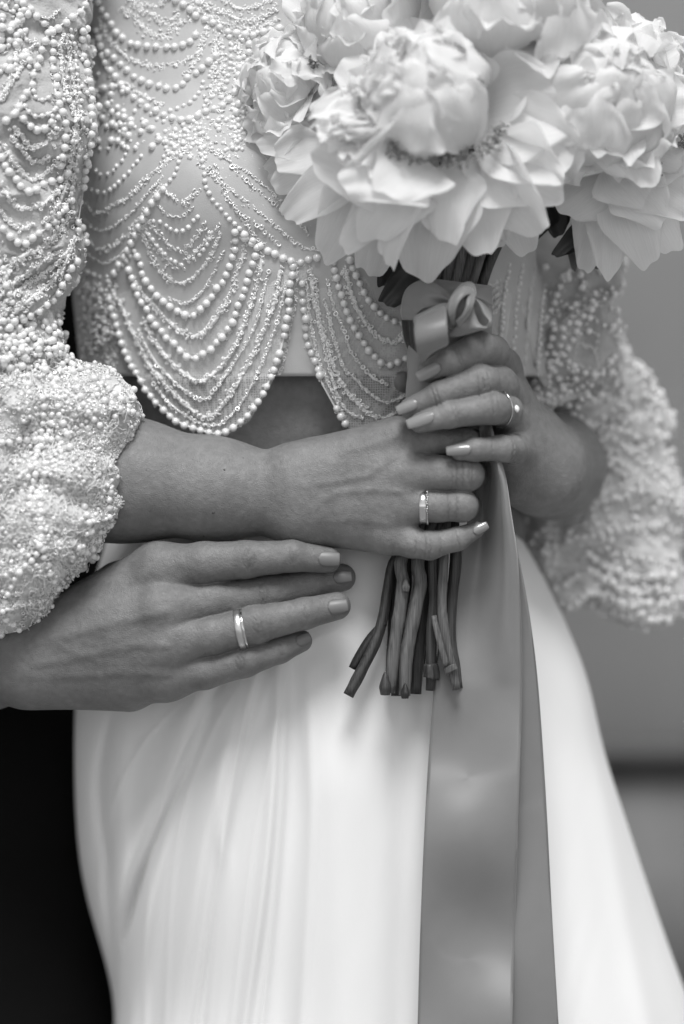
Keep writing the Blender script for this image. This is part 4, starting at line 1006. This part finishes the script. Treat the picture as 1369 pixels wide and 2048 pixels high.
# ribbon --------------------------------------------------------------
def ruled(name, Lp, Rp, mt, parent, nu=60, nv=14, prof=None, ripple=0):
    l = catmull(np.array(Lp, float), nu); r = catmull(np.array(Rp, float), nu); v = np.linspace(0, 1, nv)
    q = l[:, None]*(1-v)[None, :, None]+r[:, None]*v[None, :, None]
    if prof is not None:
        uu = np.linspace(0, 1, nu)[:, None]; q[..., 2] += prof(uu, v[None])
    V = Pn(q[..., 0], q[..., 1], q[..., 2]).reshape(-1, 3)
    o = link(name, mesh_np(name, V, grid_faces(nu, nv), uv=grid_uv(nu, nv)), mt, parent)
    m = o.modifiers.new('t', 'SOLIDIFY'); m.thickness = .00035; m.offset = 0
    return o
RB = M['ribbon']
# band wound round the stems
nw = 40; yy = np.linspace(560, 850, 30); an = np.linspace(0, 2*np.pi, nw, endpoint=False)
Yw, Aw = np.meshgrid(yy, an, indexing='ij'); xl = np.interp(Yw, [560, 610, 660, 720, 850], [818, 805, 832, 834, 818]); xr = np.interp(Yw, [560, 600, 700, 850], [982, 986, 985, 960])
Xw = (xl+xr)/2+(xr-xl)/2*np.sin(Aw); Dw = 20-21*np.cos(Aw)+1.6*np.sin(Yw/13+Xw/40)+.7*np.sin(Yw/5-Xw/60)
link('ribbon_wrap', mesh_np('ribbon_wrap', Pn(Xw, Yw+(Xw-890)*.12*np.clip((620-Yw)/60, 0, 1), Dw).reshape(-1, 3), grid_faces(30, nw, True)), RB, bq)
# left loop: upper band from the knot, turning over into the front fold
ruled('bow_loop', [(915,600,-14),(880,572,-14),(845,560,-10),(812,580,-6),(802,620,-4),(805,640,-2)],
      [(905,612,-14),(880,612,-18),(850,616,-20),(836,626,-20),(830,640,-16)], RB, bq, prof=lambda u, v: -4*np.sin(np.pi*v)*(1-u)+2*np.sin(v*9)*(1-u)**2)
ruled('bow_loop', [(905,606,-20),(880,608,-24),(850,622,-27),(831,632,-26),(828,645,-24)],
      [(900,618,-20),(895,640,-26),(893,675,-27),(880,690,-27),(860,700,-20)], RB, bq, prof=lambda u, v: -3*np.sin(np.pi*v))
ruled('bow_loop', [(832,636,-27),(829,660,-29),(832,690,-28),(838,715,-23),(843,730,-16)],
      [(893,612,-26),(895,640,-31),(896,668,-31),(895,690,-26),(868,700,-18)], RB, bq, prof=lambda u, v: -4.5*np.sin(np.pi*u)-1.5*np.sin(np.pi*v))
ruled('bow_loop', [(803,618,4),(804,650,8),(810,684,8),(821,710,2)], [(834,625,0),(836,655,4),(838,690,4),(840,722,-4)], RB, bq, prof=lambda u, v: 9*np.sin(np.pi*v))
# right loop: folded teardrop seen end on
ruled('bow_loop', [(940,590,-18),(958,606,-24),(968,628,-26),(978,642,-24),(972,653,-24),(960,648,-24),(950,632,-22),(938,610,-20)],
      [(944,584,-4),(964,598,-4),(982,620,-4),(984,645,-4),(978,655,-6),(962,654,-6),(950,640,-4),(940,612,-4)], RB, bq)
ruled('bow_loop', [(945,600,-24),(950,625,-26),(958,645,-27),(966,652,-27),(975,655,-24)],
      [(915,650,-22),(905,662,-24),(898,672,-25),(920,672,-25),(972,657,-24)], RB, bq, prof=lambda u, v: -3*np.sin(np.pi*v))
ruled('bow_loop', [(938,580,-16),(960,575,-14),(984,572,-8)], [(945,592,-18),(965,600,-14),(986,612,-8)], RB, bq)
# knot
def knot_tube(pts, n=14): return tube('knot', pts, RB, bq, n=n, seg=30, ridge=.12)
tube('knot', [(940,570,-18,9),(934,584,-23,19),(924,606,-26,24),(914,630,-25,22),(905,652,-18,10)], RB, bq, n=28, seg=40, ridge=.07)
ruled('knot', [(945,575,-26),(925,574,-33),(908,590,-34),(899,612,-33),(898,636,-30),(903,652,-24)], [(950,588,-26),(934,590,-37),(920,602,-40),(913,618,-40),(911,634,-37),(910,650,-27)], RB, bq, prof=lambda u, v: -2*np.sin(np.pi*v))
ruled('knot', [(938,575,-28),(934,600,-36),(928,625,-37),(912,642,-35)], [(952,590,-26),(946,612,-34),(936,632,-34),(918,654,-28)], RB, bq, prof=lambda u, v: -2*np.sin(np.pi*v))
# short tail behind the fingers
ruled('ribbon_tail', [(818,690,-1),(814,720,-2),(816,745,-3),(812,790,-2),(818,850,2)], [(850,720,-5),(862,735,-6),(870,760,-6),(868,800,-5),(860,860,0)], RB, bq, prof=lambda u, v: -2*np.sin(np.pi*v))
# long tails
def tailprof(u, v):
    fold_ = np.exp(-((v-.80)/.15)**2)*-18+np.exp(-((v-.36)/.22)**2)*16
    w = np.clip(1-u/.32, 0, 1)**.8*np.clip(u/.06, 0, 1)
    g = np.clip((u-.24)*4, 0, 1); g = g*g*(3-2*g)
    return fold_*w+g*(6.0*np.sin(u*22+v*1.6-.6)+1.8*np.sin(u*35-v*3+1)+2.0*np.sin(v*3+u*7))
ruled('ribbon_tail', [(958,850,4),(962,900,8),(958,950,14),(940,1020,22),(918,1120,26),(885,1250,24),(867,1380,18),(853,1600,12),(842,1850,8),(835,2100,6),(828,2500,6)],
      [(984,850,2),(996,900,2),(1012,955,4),(1022,1020,8),(1036,1120,14),(1043,1250,16),(1044,1380,14),(1038,1600,10),(1030,1850,6),(1024,2100,4),(1015,2500,4)], RB, bq, nu=120, nv=28, prof=tailprof)
ruled('ribbon_tail', [(965,850,8),(970,900,14),(960,960,24),(950,1050,32),(940,1150,32),(920,1250,31),(905,1380,27),(900,1600,21),(900,1850,17),(905,2100,15),(905,2500,15)],
      [(980,850,6),(996,920,8),(1008,975,12),(1026,1060,18),(1045,1150,22),(1062,1250,24),(1077,1380,23),(1092,1600,19),(1105,1850,15),(1120,2100,12),(1140,2500,12)], RB, bq, nu=120, nv=28, prof=lambda u, v: 2*np.sin(u*14+v*2))
# stitched selvedges
for pts in ([(1036,1120,13),(1043,1250,15),(1044,1380,13),(1038,1600,9),(1030,1850,5),(1024,2100,3)], [(867,1380,17),(853,1600,11),(842,1850,7),(835,2100,5)], [(1008,975,11),(1026,1060,17),(1045,1150,21),(1062,1250,23),(1077,1380,22),(1092,1600,18),(1105,1850,14),(1120,2100,11)]):
    tube('selvedge', [(p[0], p[1], p[2]-.3, .9) for p in pts], M['hem'], bq, n=5, seg=90, cap=False)

print('T', time.time()-_T0)
# ------------------------------------------------------------------ place behind
def box(name, x0, x1, y0, y1, z0, z1, mt, kind=None, parent=None):
    V = np.array([(x, y, z) for x in (x0, x1) for y in (y0, y1) for z in (z0, z1)], float)
    F = np.array([(0, 1, 3, 2), (4, 6, 7, 5), (0, 4, 5, 1), (2, 3, 7, 6), (0, 2, 6, 4), (1, 5, 7, 3)])
    o = link(name, mesh_np(name, V, F, smooth=False), mt, parent)
    if kind: o['kind'] = kind
    return o
M['wall'] = mat('render_wall', .66, .9, .2, var=.1, vscale=3, bump=.3, bscale=200, bdist=.002)
M['plinth'] = mat('plinth_stone', .16, .85, .2, var=.45, vscale=4.5)
M['ledge'] = mat('ledge_stone', .09, .8, .2)
M['paving'] = mat('paving', .25, .9, .2, var=.2, vscale=8)
wy = .95
s_ = (DIST+wy)/FPX; z_led = CAMZ-(1482-1024)*s_
box('ground', -60, 60, -60, 60, -.05, 0, M['paving'], 'structure')
wall = empty('wall', (0, wy, 0), 'plain grey wall behind the couple with a dark ledge along it', 'wall')
box('wall_panel', -6, 6, wy, wy+.25, z_led, 5, M['wall'], parent=wall)
box('ledge', -6, 6, wy-.03, wy+.25, z_led-.017, z_led-.001, M['ledge'], parent=wall)
xx = -6
while xx < 6:
    w_ = random.uniform(.5, .8); z = 0
    for hh in (.26, .30, z_led-.018-.56-.006):
        box('block', xx+.004, xx+w_-.004, wy-.008-random.uniform(0, .01), wy+.25, z+.004, z+hh-.004 if z+hh < z_led-.04 else z_led-.019, M['plinth'], parent=wall); z += hh
    xx += w_
box('mortar', -6, 6, wy+.002, wy+.24, 0, z_led-.020, M['ledge'], parent=wall)
print('scene done')
